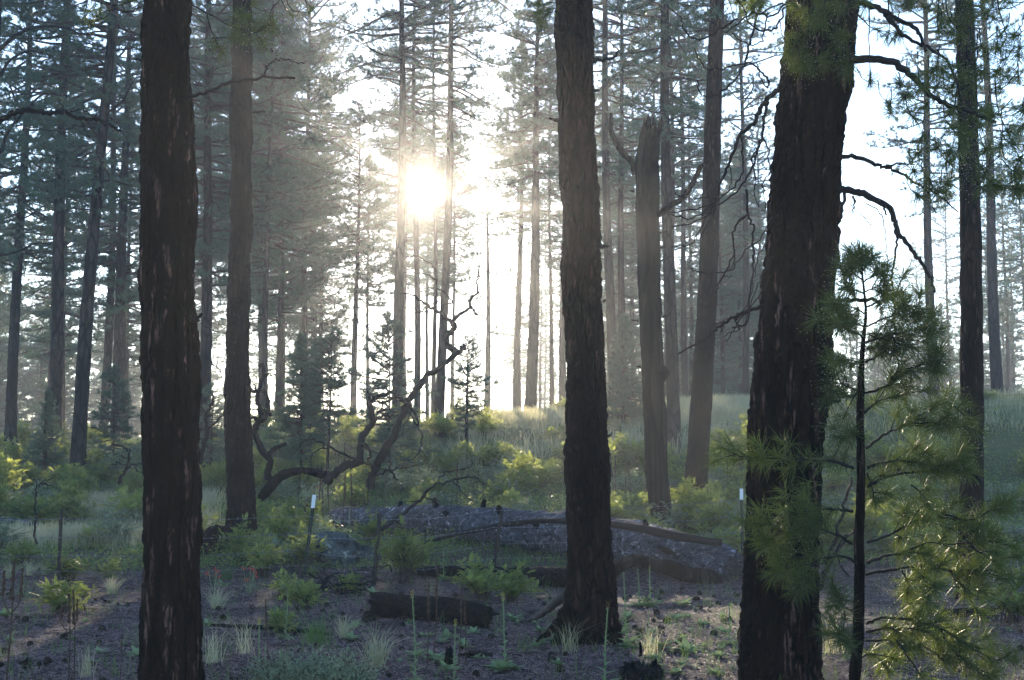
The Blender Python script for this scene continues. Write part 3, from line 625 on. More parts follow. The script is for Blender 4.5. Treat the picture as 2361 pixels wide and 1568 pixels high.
tw = [[Z4(1500, -40), Z4(1495, 90), Z4(1520, 180), Z4(1560, 205), Z4(1620, 170), Z4(1700, 110)], [Z4(1540, -30), Z4(1560, 110), Z4(1620, 180), Z4(1660, 260)], [Z4(1860, -20), Z4(1900, 150), Z4(1920, 240), Z4(1890, 300)],
      [Z4(1740, 300), Z4(1620, 440), Z4(1610, 560), Z4(1590, 700)], [Z4(1740, 300), Z4(1730, 450), Z4(1735, 620), Z4(1780, 700)], [Z4(1060, 40), Z4(1062, 250), Z4(1070, 500)], [Z4(1180, -20), Z4(1190, 150), Z4(1170, 240)],
      [Z4(2032, 10), Z4(1950, 50), Z4(1850, 60), Z4(1700, 110)], [Z4(1850, 470), Z4(1860, 640), Z4(1900, 760), Z4(1960, 900)]]
bough(rt, tw, 10.3, nb=50, L=.15, r0=1.7, tip_only=True, dropf=.05, w=.0018)

# ------------------------------------------------------------------ dewy young pine at the right
sp = empty('pine_sapling', (P(1995, 1568, 9.75).x, 9.75, 0)); sp.location.z = gz(sp.location.x, 9.75)
tag(sp, 'dewy young pine with long backlit needles in front of the big charred trunk', 'young pine')
st = [Z8(1010, 240), Z8(1030, 420), Z8(1040, 560), Z8(1025, 720), Z8(1012, 900), Z8(1010, 1050), Z8(1005, 1250), Z8(1010, 1540), B5(752, 400), B5(742, 640), B5(748, 800), B5(742, 1050), B5(735, 1300), B5(712, 1568), (1966, 1640)]
pth = smooth_path([P(u, v, 9.75) for u, v in st], 6); tb_ = MB()
tb_.tube(pth-np.array(sp.location), np.interp(np.arange(len(pth)), [0, 12, 30, 50, len(pth)], [2.2, 3.5, 8, 11, 14])*9.75/F, 14, 0, True, .1)
link('trunk', tb_.mesh('trunk', M['bark_near'], True), sp)
BR8 = [[(1012, 300), (1060, 230), (1085, 190)], [(1010, 300), (965, 230), (945, 180)], [(1030, 420), (1100, 390), (1170, 380)], [(1028, 430), (950, 400), (890, 400)], [(1038, 520), (1120, 480), (1200, 440), (1280, 420)], [(1036, 560), (960, 520), (880, 500)], [(1020, 780), (1120, 770), (1220, 790)], [(1012, 1000), (960, 1080), (900, 1060)], [(1010, 1280), (930, 1330), (860, 1330)], [(1020, 360), (1080, 320), (1130, 265)], [(1018, 345), (960, 300), (930, 270)], [(1012, 240), (1010, 200)], [(1030, 640), (930, 600), (860, 560), (830, 530)], [(1035, 640), (1150, 590), (1230, 560), (1270, 500)],
       [(1230, 565), (1310, 560), (1390, 545)], [(1030, 740), (1200, 690), (1400, 650), (1480, 620)], [(1010, 870), (940, 850), (870, 850)], [(1040, 860), (1150, 800), (1300, 730), (1450, 740)],
       [(990, 1045), (900, 1000), (830, 990)], [(1020, 1055), (1150, 1020), (1270, 940), (1320, 900), (1500, 910)], [(1030, 1180), (1110, 1110), (1250, 1070), (1310, 1050)],
       [(1040, 1400), (1170, 1310), (1320, 1240), (1450, 1150), (1560, 1110)], [(1330, 1240), (1450, 1245), (1570, 1258)], [(1300, 900), (1420, 870), (1500, 850)], [(1010, 700), (1080, 680), (1110, 690)],
       [(1200, 690), (1230, 740), (1330, 770)], [(960, 1525), (850, 1485), (740, 1475), (600, 1470), (400, 1460), (250, 1450), (130, 1390)], [(1030, 700), (930, 660), (850, 620)], [(1560, 1110), (1640, 1180), (1700, 1230)]]
BR5 = [[(800, 125), (900, 85), (1080, 75), (1300, 120), (1500, 150)], [(800, 250), (900, 195), (1050, 155), (1320, 130), (1450, 60)], [(700, 420), (600, 405), (500, 405), (350, 430), (220, 410)],
       [(690, 640), (600, 580), (430, 540), (250, 560), (120, 500)], [(800, 630), (950, 580), (1080, 500), (1200, 470), (1330, 430)], [(1330, 440), (1500, 480), (1700, 370), (1780, 350)],
       [(800, 770), (930, 720), (1050, 700), (1200, 640), (1450, 640), (1700, 610)], [(720, 770), (650, 730), (500, 735), (430, 770), (300, 800), (150, 850)], [(790, 850), (950, 820), (1160, 790), (1350, 815), (1650, 830), (1780, 870)],
       [(790, 1185), (900, 1145), (1080, 1155), (1300, 1215), (1500, 1340), (1650, 1420), (1810, 1440)], [(790, 1240), (950, 1215), (1180, 1230), (1300, 1300)], [(700, 1100), (620, 1050), (560, 950)],
       [(790, 1300), (1000, 1300), (1200, 1350), (1350, 1450)], [(740, 1400), (650, 1300), (600, 1250)], [(1040, 830), (1070, 900), (1070, 1030), (1150, 1060)], [(1160, 800), (1200, 900), (1260, 940)],
       [(1100, 240), (1180, 310), (1230, 400)], [(800, 160), (830, 240), (855, 370)], [(740, 1420), (850, 1400), (950, 1520)], [(1300, 1220), (1350, 1330), (1480, 1450), (1600, 1560)], [(1000, 1300), (1100, 1450), (1180, 1560)],
       [(430, 780), (350, 900), (300, 960)], [(300, 600), (200, 650), (90, 620)], [(1500, 650), (1600, 720), (1700, 780)], [(1350, 815), (1420, 900), (1500, 980)]]
for i, (br_, f) in enumerate([(b, Z8) for b in BR8]+[(b, B5) for b in BR5]):
    ln = math.hypot(br_[-1][0]-br_[0][0], br_[-1][1]-br_[0][1])
    left = br_[-1][0] < 700 and f is B5 or (f is Z8 and br_[-1][0] < 500)
    g = np.random.default_rng(100+i)
    bough(sp, [([f(*p) for p in br_], 0 if abs(br_[0][0]-(1020 if f is Z8 else 745)) < 120 else g.uniform(-.3, .1), g.uniform(-.45, .35) if not left else g.uniform(-.5, -.2))],
          9.75, nb=44 if left else 70, L=.17, name='branch', every=.11, r0=1.6+min(ln, 700)*.0035, g=g, frac=.28, dropf=.02 if left else .16, w=.0021, side=.5, dr=.0022)

# ------------------------------------------------------------------ tree 2, snag, trees beyond the fence
t2 = empty('pine_tree', (P(558, 1220, 25).x, 25, 0)); t2.location.z = gz(t2.location.x, 25)
tag(t2, 'second dark pine trunk from the left, blackened foot rising out of green shrubs', 'pine tree')
big_trunk('trunk', [(0, 536, 579), (110, 534, 579), (519, 531, 580), (703, 525, 575), (886, 518, 573), (1000, 520, 578), (1095, 522, 584), (1190, 523, 590)], 25, M['bark_mid'], t2, seed=21, sides=64, dz=.03, plate=.1, depth=.02, flare=.18, lobes=.4, above=3)
limb('branch_stub', [Z1(1570, 705), Z1(1620, 702), Z1(1665, 700)], 25, 3, 2, t2)
o = link('crown', KIND['open3'][1], t2); o.location = (.1, 0, 2); 
o2 = link('limbs', KIND['open3'][2], t2); o2.location = (.1, 0, 2)
sg = empty('dead_snag', (P(1530, 1240, 26.5).x, 26.5, 0)); sg.location.z = gz(sg.location.x, 26.5)
tag(sg, 'broken topped dead trunk with two upswept limbs and a charred lower half', 'dead tree')
big_trunk('trunk', [(306, 1476, 1524), (368, 1465, 1520), (519, 1467, 1520), (700, 1474, 1525), (776, 1476, 1526), (886, 1481, 1530), (960, 1484, 1537), (1095, 1489, 1539), (1231, 1504, 1556)], 26.5, M['snag'], sg, seed=31, sides=72, dz=.035, plate=.16, depth=.012, jag=1, above=.34, flare=.1)
limb('limb', [Z3(850, 1090), Z3(830, 1020), Z3(770, 960), Z3(720, 880), Z3(695, 800), Z3(700, 710)], 26.5, 8, 5, sg, 'snag', sides=9)
limb('limb', [Z3(985, 1350), Z3(1060, 1300), Z3(1140, 1240), Z3(1210, 1150), Z3(1250, 1060), Z3(1275, 1030)], 26.4, 8, 5, sg, 'snag', sides=9, d2=26)
for pts in (([Z7(870, 600), Z7(830, 597)]), ([Z7(1000, 225), Z7(1060, 198)]), ([Z7(1020, 580), Z7(1058, 558)]), ([Z7(1000, 48), Z7(1040, 40)]), ([Z7(1005, 140), Z7(1030, 138)]), ([Z7(885, 890), Z7(862, 890)]),
            ([Z3(845, 1200), Z3(822, 1200)])):
    limb('branch_stub', pts+[(pts[-1][0]+(pts[-1][0]-pts[0][0])*.2, pts[-1][1]-1)], 26.4, 2.4, .9, sg, 'snag')
link('bark_burl', (lambda b: (b.tube([P(1532, 848, 26.4)-sg.location, P(1534, 860, 26.3)-sg.location, P(1531, 876, 26.4)-sg.location], [.05, .1, .03], 10, 0, True, .2), b.mesh('bark_burl', M['char'], True))[1])(MB()), sg)
off = empty('pine_tree', (P(-110, 1400, 12).x, 12, 0)); off.location.z = gz(off.location.x, 12)
tag(off, 'pine standing just outside the left frame edge whose bare crooked branch reaches in', 'pine tree')
link('trunk', trunk_mesh('trunk', 5, 14, .22, M['bark_near'], 24, 90), off)
b2 = limb('branch', [(-110, 330), Z1(-100, 820), Z1(0, 760), Z1(60, 722), Z1(150, 692), Z1(300, 707), Z1(400, 705), Z1(490, 745), Z1(600, 745), Z1(700, 790), Z1(765, 825)], 12, 8, 2.8, off, d2=11.5, k=7, rough=.2)
for pts, r in (([Z1(440, 712), Z1(480, 690), Z1(540, 695), Z1(600, 740)], 1.9), ([Z1(400, 700), Z1(385, 650), Z1(370, 620)], 1.3), ([Z1(598, 742), Z1(607, 710), Z1(605, 680)], 2), ([Z1(500, 750), Z1(540, 830), Z1(610, 900)], 1.1),
               ([Z1(205, 690), Z1(208, 660)], 1.2), ([Z1(650, 770), Z1(700, 750)], 1.2), ([Z1(90, 725), Z1(105, 765)], 1.5)):
    limb('twig', pts if len(pts) > 2 else pts+[pts[-1]], 11.65, r, .7, b2, d2=11.6)
arc = empty('dead_pine', (P(-40, 1050, 34).x, 34, 0)); arc.location.z = gz(arc.location.x, 34)
tag(arc, 'dusky pine at the far left edge with long arching bare limbs', 'pine tree'); arc.name = 'pine_tree'
link('trunk', trunk_mesh('trunk', 9, 16, .2, M['bark_far'], 16, 60), arc)
for pts, r in (([(-40, 210), Z1(0, 470), Z1(60, 380), Z1(170, 325), Z1(270, 330)], 5), ([(-40, 150), Z1(40, 270), Z1(120, 210), Z1(220, 170), Z1(380, 170), Z1(500, 210), Z1(560, 215)], 5.5), ([(-40, 400), Z1(0, 960), Z1(40, 850), Z1(100, 760), Z1(190, 660), Z1(280, 590), Z1(430, 605)], 5),
               ([(-40, 600), Z5(0, 190), Z5(70, 180), Z5(150, 150), Z5(220, 115), Z5(320, 120)], 3.5)):
    limb('branch', pts, 34, r, 1.6, arc, d2=33)
o = link('crown', KIND['open1'][1], arc); o.scale = (.8, .8, .8)

# ------------------------------------------------------------------ twisted dead trees
def snagset(label, root, d, stems, name='dead_tree', cat='dead tree', m='twig'):
    e = empty(name, (P(*root, d).x, d, 0)); e.location.z = gz(e.location.x, d); tag(e, label, cat)
    for i, (pts, r0, r1, dd) in enumerate(stems):
        limb('stem' if i == 0 else 'branch', pts, d, r0, r1, e, m, d2=d+dd, sides=9, wig=.025, rough=.16)
    return e
z = lambda *p: [Z6(*q) for q in p]
snagset('black dead tree twisting up to the right against the glare, forked at the top', Z6(770, 1600), 24.5, [
    (z((750, 1650), (770, 1568), (800, 1490), (870, 1370), (930, 1260), (975, 1150), (1050, 1030), (1130, 930), (1230, 860), (1300, 800), (1355, 770)), 10.5, 5, -.4),
    (z((1300, 805), (1255, 770), (1225, 720), (1265, 670), (1285, 610)), 8, 6, -.2), (z((1345, 785), (1345, 765), (1340, 750)), 4, 2.5, 0),
    (z((1280, 620), (1240, 590), (1190, 550), (1130, 515), (1060, 470), (1000, 430), (935, 425)), 5.5, 1.2, -.3), (z((1275, 595), (1320, 560), (1380, 520), (1382, 470), (1430, 420), (1422, 350), (1437, 270), (1430, 250), (1385, 235)), 4.5, 1, .3),
    (z((1160, 530), (1165, 440), (1168, 290), (1110, 230), (1050, 195), (980, 205)), 3.6, .9, .2), (z((1165, 350), (1120, 320), (1050, 292), (960, 300)), 2.2, .7, -.2), (z((1195, 545), (1220, 500), (1268, 485), (1240, 450), (1230, 430), (1170, 395), (1115, 395)), 2.6, 1, .2),
    (z((1240, 450), (1215, 420), (1200, 440), (1195, 500)), 1.4, .7, 0), (z((1115, 515), (1085, 545), (1030, 552)), 2, .8, 0), (z((1110, 510), (1060, 545), (1035, 520), (990, 518), (925, 535)), 2.2, .8, 0),
    (z((1382, 510), (1400, 540), (1415, 565), (1435, 565)), 3, 1.4, 0), (z((1440, 310), (1462, 370), (1450, 420), (1420, 430)), 1.8, .8, 0), (z((1400, 530), (1445, 600), (1440, 660), (1390, 700), (1350, 680)), 1, .5, 0),
    (z((1360, 540), (1385, 600), (1330, 650)), .8, .5, 0), (z((1240, 700), (1205, 690)), 2.5, 1.5, 0), (z((1130, 925), (1118, 912)), 2.5, 1.5, 0), (z((1010, 1120), (950, 1100), (905, 1060)), 3.5, 2, .2),
    (z((1010, 1150), (1035, 1180), (1055, 1240), (1045, 1260)), 3, 1.5, .1), (z((1000, 1170), (1030, 1230), (1075, 1310), (1072, 1380), (1040, 1460), (960, 1480)), 2.2, .9, -.2), (z((1010, 1180), (960, 1280), (975, 1340), (1040, 1350)), 1, .6, -.3)])
snagset('dead tree with a square crook, left of the tall twisted black one', Z6(520, 1580), 24.2, [
    (z((470, 1620), (520, 1568), (600, 1510), (680, 1480), (700, 1340), (770, 1235), (750, 1130), (760, 1100), (830, 1070), (905, 1042)), 11, 4.5, .2), (z((750, 1110), (755, 1070), (735, 1045)), 3.2, 1.5, 0),
    (z((895, 1050), (960, 1105), (1000, 1120)), 3, 2, 0), (z((780, 1230), (830, 1200), (880, 1198), (930, 1195)), 3, 1.2, -.2), (z((830, 1100), (830, 1150), (780, 1190)), 1.8, .9, 0), (z((835, 1120), (838, 1170)), 1.5, .7, 0),
    (z((690, 1490), (600, 1440), (490, 1390), (400, 1345), (340, 1352), (305, 1400)), 3.4, 1, -.3), (z((490, 1392), (400, 1430), (380, 1490), (400, 1530)), 1.8, .7, -.3), (z((700, 1370), (740, 1395), (755, 1440), (740, 1490)), 5, 2, -.2), (z((730, 1385), (780, 1420), (800, 1430)), 2.5, 1, 0),
    (z((680, 1490), (740, 1500), (800, 1530), (860, 1540)), 3, 1.5, -.3)])
z = lambda *p: [Z5(*q) for q in p]
snagset('gnarled black dead tree beside the second dark trunk with a broken side limb', Z5(1650, 1568), 25.5, [
    (z((1670, 1600), (1690, 1480), (1640, 1400), (1600, 1280), (1640, 1200), (1620, 1120), (1620, 1060), (1645, 960), (1650, 880), (1620, 890)), 9, 3.2, 0), (z((1690, 1440), (1720, 1400), (1795, 1370)), 7.5, 4, 0),
    (z((1615, 1240), (1670, 1200), (1685, 1120), (1660, 1050), (1640, 1040), (1590, 1040), (1555, 1015)), 6, 2, -.2), (z((1650, 1160), (1690, 1190), (1705, 1180)), 4.5, 2, 0), (z((1655, 940), (1690, 935), (1725, 938)), 3, 1.2, 0), (z((1660, 1000), (1650, 960), (1690, 935)), 2, 1, 0),
    (z((1610, 1050), (1600, 1010), (1580, 1000)), 3, 1, 0), (z((1615, 1050), (1560, 1045), (1555, 1080)), 3, 1.2, 0), (z((1610, 1210), (1575, 1215), (1560, 1250)), 4, 2, 0), (z((1625, 1160), (1580, 1150), (1560, 1160)), 2.5, 1, 0), (z((1630, 985), (1600, 945)), 1.5, .8, 0)])
snagset('thin dead tree with curled twigs between the two left dark trunks', Z5(1260, 1450), 26, [
    (z((1250, 1500), (1275, 1380), (1300, 1280), (1290, 1190), (1320, 1150), (1335, 1090), (1330, 1040)), 6, 2, 0), (z((1300, 1190), (1320, 1200), (1335, 1190)), 4.5, 2, 0), (z((1290, 1290), (1340, 1250), (1380, 1210), (1415, 1185)), 3, 1.2, 0), (z((1300, 1180), (1270, 1150), (1265, 1110)), 3, 1, 0),
    (z((1285, 820), (1330, 870), (1380, 910), (1400, 1000)), 1.8, .9, 0), (z((1285, 640), (1350, 660), (1420, 685)), 1.8, .9, 0), (z((1330, 870), (1300, 910), (1285, 1000)), 1.2, .6, 0)])
snagset('small crooked dead bush left of the charred near trunk', Z5(760, 1568), 22, [
    (z((740, 1620), (765, 1568), (800, 1500), (812, 1450), (810, 1400)), 5, 1.5, 0), (z((800, 1420), (770, 1390), (720, 1385), (700, 1370), (690, 1440)), 2.2, .9, 0), (z((770, 1550), (840, 1500), (900, 1500)), 2.8, 1.4, 0), (z((790, 1510), (730, 1490), (680, 1530)), 2, .8, 0), (z((760, 1440), (800, 1470)), 1.5, 1, 0),
    (z((840, 1500), (860, 1540), (900, 1560)), 2, 1, 0)])
z = lambda *p: [B1(*q) for q in p]
snagset('thin dead stem arching among the sunlit shrubs at the left', B1(240, 600), 21, [
    (z((250, 640), (240, 500), (235, 330), (255, 250), (300, 215), (360, 190)), 2.5, .9, 0), (z((240, 320), (225, 290)), 1.6, .8, 0), (z((280, 235), (370, 235)), 2, .8, 0)])

# ------------------------------------------------------------------ logs and deadwood
def log(pts3, rad, m, label, name='log', cat='log', sides=26, n=90, rough=.05, seed=2, stubs=(), ends=True, depth=.02):
    e = empty(name, pts3[0]); tag(e, label, cat); path = smooth_path(pts3, max(4, n//len(pts3)))-np.array(e.location); b = MB()
    rr = np.interp(np.linspace(0, 1, len(path)), np.linspace(0, 1, len(rad)), rad)
    b.tube(path, rr, sides, 0, ends); v = b.v[0]; nn = len(path)*sides
    c = np.repeat(path, sides, 0); dlt = v[:nn]-c; o = unit(dlt)
    q = v[:nn]+np.array(e.location)
    w = worley(q[:, 0]*5+q[:, 1]*2, np.arctan2(o[:, 2], o[:, 1])*rr.mean()*14+.4*vnoise(q[:, 0]*7, q[:, 2]*7, s=3), seed)
    s = depth*(np.clip(w*2.4, 0, 1)-.6)+depth*vnoise(q[:, 0]*9, q[:, 1]*9, q[:, 2]*9, s=seed)+depth*1.6*vnoise(q[:, 0]*2, q[:, 1]*2, q[:, 2]*3, s=seed+1)
    b.v[0][:nn] = v[:nn]+o*s[:, None]
    ax0, ax1 = unit(path[0]-path[1]), unit(path[-1]-path[-2])
    for sl_, ax_, rr_, ci in ((slice(0, sides), ax0, rr[0], nn), (slice(nn-sides, nn), ax1, rr[-1], nn+1)):
        j = vnoise(np.arange(sides)*.5, np.arange(sides)*.13, s=seed+5)*1.1+vnoise(np.arange(sides)*1.7, np.zeros(sides), s=seed+6)*.5
        b.v[0][sl_] += ax_*(j*min(rr_, .15)*.55)[:, None]
        if ends: b.v[0][ci] -= ax_*rr_*.5
    link('trunk' if cat != 'root' else 'wood', b.mesh('log', M[m], True), e)
    for t_, ang, ln, r_ in stubs:
        k_ = int(t_*(len(path)-1)); ax_ = unit(path[min(k_+1, len(path)-1)]-path[k_-1]); sd_ = unit(np.cross(ax_, [0, 0, 1])); up_ = np.array([0, 0, 1.])*math.cos(ang)+sd_*math.sin(ang)
        q_ = MB(); q_.tube([path[k_]+up_*rr[k_]*.7, path[k_]+up_*(rr[k_]+ln*.5)+ax_*.01, path[k_]+up_*(rr[k_]+ln)+ax_*.03], [r_*1.3, r_, r_*.7], 10, 0, True, .2); link('branch_stub', q_.mesh('branch_stub', M['char'], True), e)
    return e
def gp(u, d, up=0.0):
    x = (u-CU)/F*d; return Vector((x, d, gz(x, d)+up))
log([gp(775, 28.6, .2), gp(880, 27.6, .25), gp(1000, 26.4, .3), gp(1120, 25.2, .33), gp(1300, 23.6, .36), gp(1420, 22.6, .33), gp(1550, 21.6, .26), gp(1690, 20.8, .12)], [.2, .25, .29, .33, .36, .37, .34, .28], 'bark_log',
    'big fallen log with flaky grey bark lying across the scene behind the fence', 'fallen_log', sides=120, n=360, depth=.028,
    stubs=[(.2, .1, .12, .05), (.3, .2, .16, .05), (.36, 1.0, .1, .05), (.42, -.1, .15, .045), (.47, .5, .1, .06), (.62, .1, .13, .04), (.8, .3, .12, .05), (.55, 1.2, .12, .05), (.88, 1.3, .3, .04)])
log([P(*B3(740, 525), 22.8), P(*B3(1000, 455), 22.6), P(*B3(1200, 412), 22.3), P(*B3(1400, 378), 22), P(*B3(1600, 355), 21.8), P(*B3(1860, 352), 21.5), P(*B4(670, 378), 21.2), P(*B4(1000, 432), 21), P(*B4(1200, 475), 20.8), P(*B4(1500, 520), 20.6)],
    [.02, .03, .038, .04, .042, .05, .055, .07, .065, .05], 'twig', 'long thin black dead stem propped over the big fallen log', 'fallen_pole', sides=12, n=80, depth=.006)
log([gp(955, 21.4, .06), gp(1060, 20.8, .1), gp(1180, 20.2, .11), gp(1316, 19.7, .13)], [.05, .10, .13, .14], 'char', 'dark log lying in front of the big fallen log, left of the central trunk', 'fallen_log', sides=60, n=160, depth=.012)
log([gp(873, 15.7, .12), gp(960, 15.5, .12), gp(1040, 15.3, .12), gp(1125, 15.1, .1)], [.145, .15, .145, .125], 'char', 'short charred log section on the needle litter at the centre', 'charred_log', sides=80, n=160, depth=.013)
log([P(*B4(640, 840), 20.2), P(*B4(690, 745), 20.1), P(*B4(770, 675), 20), P(*B4(870, 655), 20), P(*B4(1000, 690), 20), P(*B4(1120, 715), 20), P(*B4(1250, 760), 20.1), P(*B4(1400, 800), 20.3), P(*B4(1520, 850), 20.6)], [.05, .07, .085, .095, .085, .12, .11, .15, .12], 'snag',
    'smooth bare root limb arching out of the fallen log beside the central trunk', 'bare_root', 'root', sides=40, n=120, depth=.004)
log([gp(-60, 26.6, .07), gp(60, 26.2, .07), gp(180, 26, .07), gp(300, 25.6, .06), gp(460, 25.2, .05)], [.07, .075, .075, .06, .04], 'char', 'long black log lying on the ground behind the left fence post', 'fallen_log', sides=30, n=120, depth=.008)
log([gp(-40, 29, .1), gp(50, 28.5, .1), gp(100, 28.3, .08)], [.09, .09, .06], 'bark_log', 'short grey log at the left frame edge among pale grass', 'fallen_log', sides=24, n=50, depth=.01)
log([gp(463, 14.9, .02), gp(540, 14.8, .02), gp(620, 14.7, .02), gp(700, 14.6, .02), gp(775, 14.2, .01)], [.015, .025, .028, .022, .012], 'char', 'thin charred pole lying flat right of the big left trunk', 'fallen_pole', sides=14, n=60, depth=.005)
log([gp(2110, 16.4, .03), gp(2190, 16.1, .05), gp(2285, 15.9, .05)], [.03, .055, .06], 'char', 'small black log on the litter behind the dewy young pine', 'fallen_log', sides=24, n=60, depth=.008)
log([P(*B2(590, 320), 24.8), P(*B2(660, 240), 24.6), P(*B2(740, 170), 24.5), P(*B2(870, 140), 24.5), P(*B2(1000, 165), 24.5), P(*B2(1100, 165), 24.6)], [.07, .10, .09, .06, .08, .06], 'char', 'broken dead limb lying in the shrubs behind the steel fence post', 'fallen_limb', sides=20, n=70, depth=.012)
log([gp(470, 23.5, .15), gp(500, 23.9, .3), gp(545, 24.5, .35)], [.12, .2, .12], 'bark_near', 'rotten bark slab leaning at the foot of the second dark trunk', 'bark_slab', sides=24, n=40, depth=.03)
log([gp(1036, 11.9, -.1), gp(1036.2, 11.9, .05), gp(1037, 11.9, .155)], [.042, .042, .035], 'char', 'small upright charred stub at the bottom edge, left of the cut stump', 'stump', 'stump', sides=16, n=30, depth=.008)
log([gp(1472, 11.3, -.1), gp(1472.2, 11.3, .03), gp(1473, 11.3, .085), gp(1473, 11.3, .09)], [.2, .18, .17, .12], 'char', 'wide charred stump with a splinter, cut by the frame bottom', 'stump', 'stump', sides=50, n=50, depth=.012, stubs=[(.95, 0, .10, .012)])
snagset('curved dead branch arching up over the big fallen log', B3(440, 390), 21.5, [([B3(430, 420), B3(520, 350), B3(600, 300), B3(720, 190), B3(820, 90), B3(960, 45), B3(1100, 15), B3(1200, 50), B3(1275, 110)], 5, 1, .6),
    ([B3(980, 45), B3(1050, 130), B3(1130, 210)], 1.6, .8, 0), ([B3(700, 210), B3(650, 200)], 1.8, 1, 0), ([B3(860, 60), B3(900, 0), B3(960, -30), B3(1100, -60)], 1.8, .8, .2), ([B3(560, 350), B3(590, 440), B3(620, 490)], 6, 4, 0), ([B3(760, 150), B3(790, 190), B3(880, 200)], 2, 1, .2)], 'dead_branch', 'branch')
snagset('dead shrub of black forked twigs at the foot of the tall twisted tree', Z6(840, 1560), 24, [([Z6(800, 1560), Z6(880, 1540), Z6(960, 1530), Z6(1095, 1498)], 3, .8, 0), ([Z6(870, 1545), Z6(880, 1490), Z6(870, 1440)], 2.2, .8, 0), ([Z6(950, 1530), Z6(970, 1490)], 1.5, .7, 0), ([Z6(880, 1545), Z6(900, 1568), Z6(930, 1600)], 3, 1.5, 0)], 'dead_branch', 'branch')
e = empty('brush_pile', gp(785, 19.2)); tag(e, 'heap of tangled black twigs between the two middle fence posts', 'brush pile')
b = MB()
for i in range(70):
    a = rng.uniform(0, math.pi); l = rng.uniform(.2, .6); c = np.array([rng.normal(0, .3), rng.normal(0, .2), abs(rng.normal(.08, .12))]); dv = np.array([math.cos(a), math.sin(a)*.6, rng.uniform(-.25, .35)])
    b.tube(smooth_path([c-dv*l/2, c+rng.normal(0, .05, 3), c+dv*l/2], 3), np.linspace(rng.uniform(.006, .02), .003, 7), 5)
link('twigs', b.mesh('twigs', M['twig'], True), e)
e2 = snagset('grey forked dead limb lying behind the dewy young pine', (1900, 1330), 15, [([(1890, 1360), (1920, 1270), (1945, 1180), (1963, 1100)], 6, 2.5, 0), ([(1905, 1320), (1950, 1240), (2000, 1210)], 5, 2, .3), ([(1900, 1300), (1890, 1240)], 5, 3, 0), ([(1960, 1330), (1930, 1270), (1955, 1230)], 3, 1.5, .2)], 'dead_limb', 'branch')
for i in range(9):
    u0, v0 = rnd.uniform(1700, 1760)-i*3, 540+i*45; a_ = rnd.uniform(-1, 1)
    limb('branch', [(u0+50, v0-40), (u0+20, v0+10), (u0-10+25*a_, v0+60), (u0-35+30*a_, v0+110+20*a_), (u0-60-20*a_, v0+130+40*a_)], 10.4, 1.6, 1.0, rt, d2=10.4-rnd.uniform(-.2, .6)) if i < 4 else None
# rocks
def rock(p, sx, sy, sz, label, seed, m='rock', name='rock'):
    b = MB(); nu, nv = 60, 34; a = np.arange(nu)/nu*2*math.pi; t = np.linspace(.02, math.pi*.62, nv); T, A = np.meshgrid(t, a, indexing='ij')
    x, y, zz = np.sin(T)*np.cos(A), np.sin(T)*np.sin(A), np.cos(T)
    r = 1+.28*vnoise(x*1.6+seed, y*1.6, zz*1.6, s=seed)+.16*vnoise(x*4, y*4+seed, zz*4, s=seed)+.07*vnoise(x*11, y*11, zz*11, s=seed)
    v = np.stack([x*r*sx, y*r*sy, zz*r*sz], -1).reshape(-1, 3); k = np.arange(nu); k2 = (k+1) % nu
    b.add(np.concatenate([v, [[0, 0, sz]]]), np.stack([k, k2, np.full(nu, nu*nv)], 1), np.concatenate([np.stack([i*nu+k, (i+1)*nu+k, (i+1)*nu+k2, i*nu+k2], 1) for i in range(nv-1)]))
    o = link(name, b.mesh(name, M[m], False)); o.location = p; tag(o, label, 'rock'); return o
rock(gp(762, 22.6, .05), .50, .4, .42, 'large lichened boulder behind the steel fence post', 3)
rock(gp(850, 23.2, .0), .22, .2, .2, 'grey rock at the right shoulder of the large boulder', 5)
rock(gp(1097, 12.6, .0), .15, .1, .05, 'flat dark rock on the litter below the charred log section', 8, 'char')
rock(gp(855, 15.3, .0), .08, .07, .1, 'small pointed black rock left of the charred log section', 12, 'char')
rock(gp(863, 12.7, .0), .07, .06, .05, 'small grey rock under the dry grass tuft at the bottom', 14)
for i, (u, d, s, lb) in enumerate(((1048, 46, .35, 'grey rock on the grassy crest left of the crooked young pine'), (1165, 46, .3, 'low rock on the sunlit crest right of the crooked young pine'), (1100, 47.5, .35, 'rock behind the crooked young pine on the crest'),
                                (1640, 24, .28, 'grey rock under the shrubs right of the broken snag'), (2130, 20, .3, 'dark stump like rock behind the dewy young pine'), (705, 24.5, .2, 'small rock in the shrubs left of the large boulder'))):
    rock(gp(u, d, -.02), s, s*.8, s*.7, lb, 20+i)

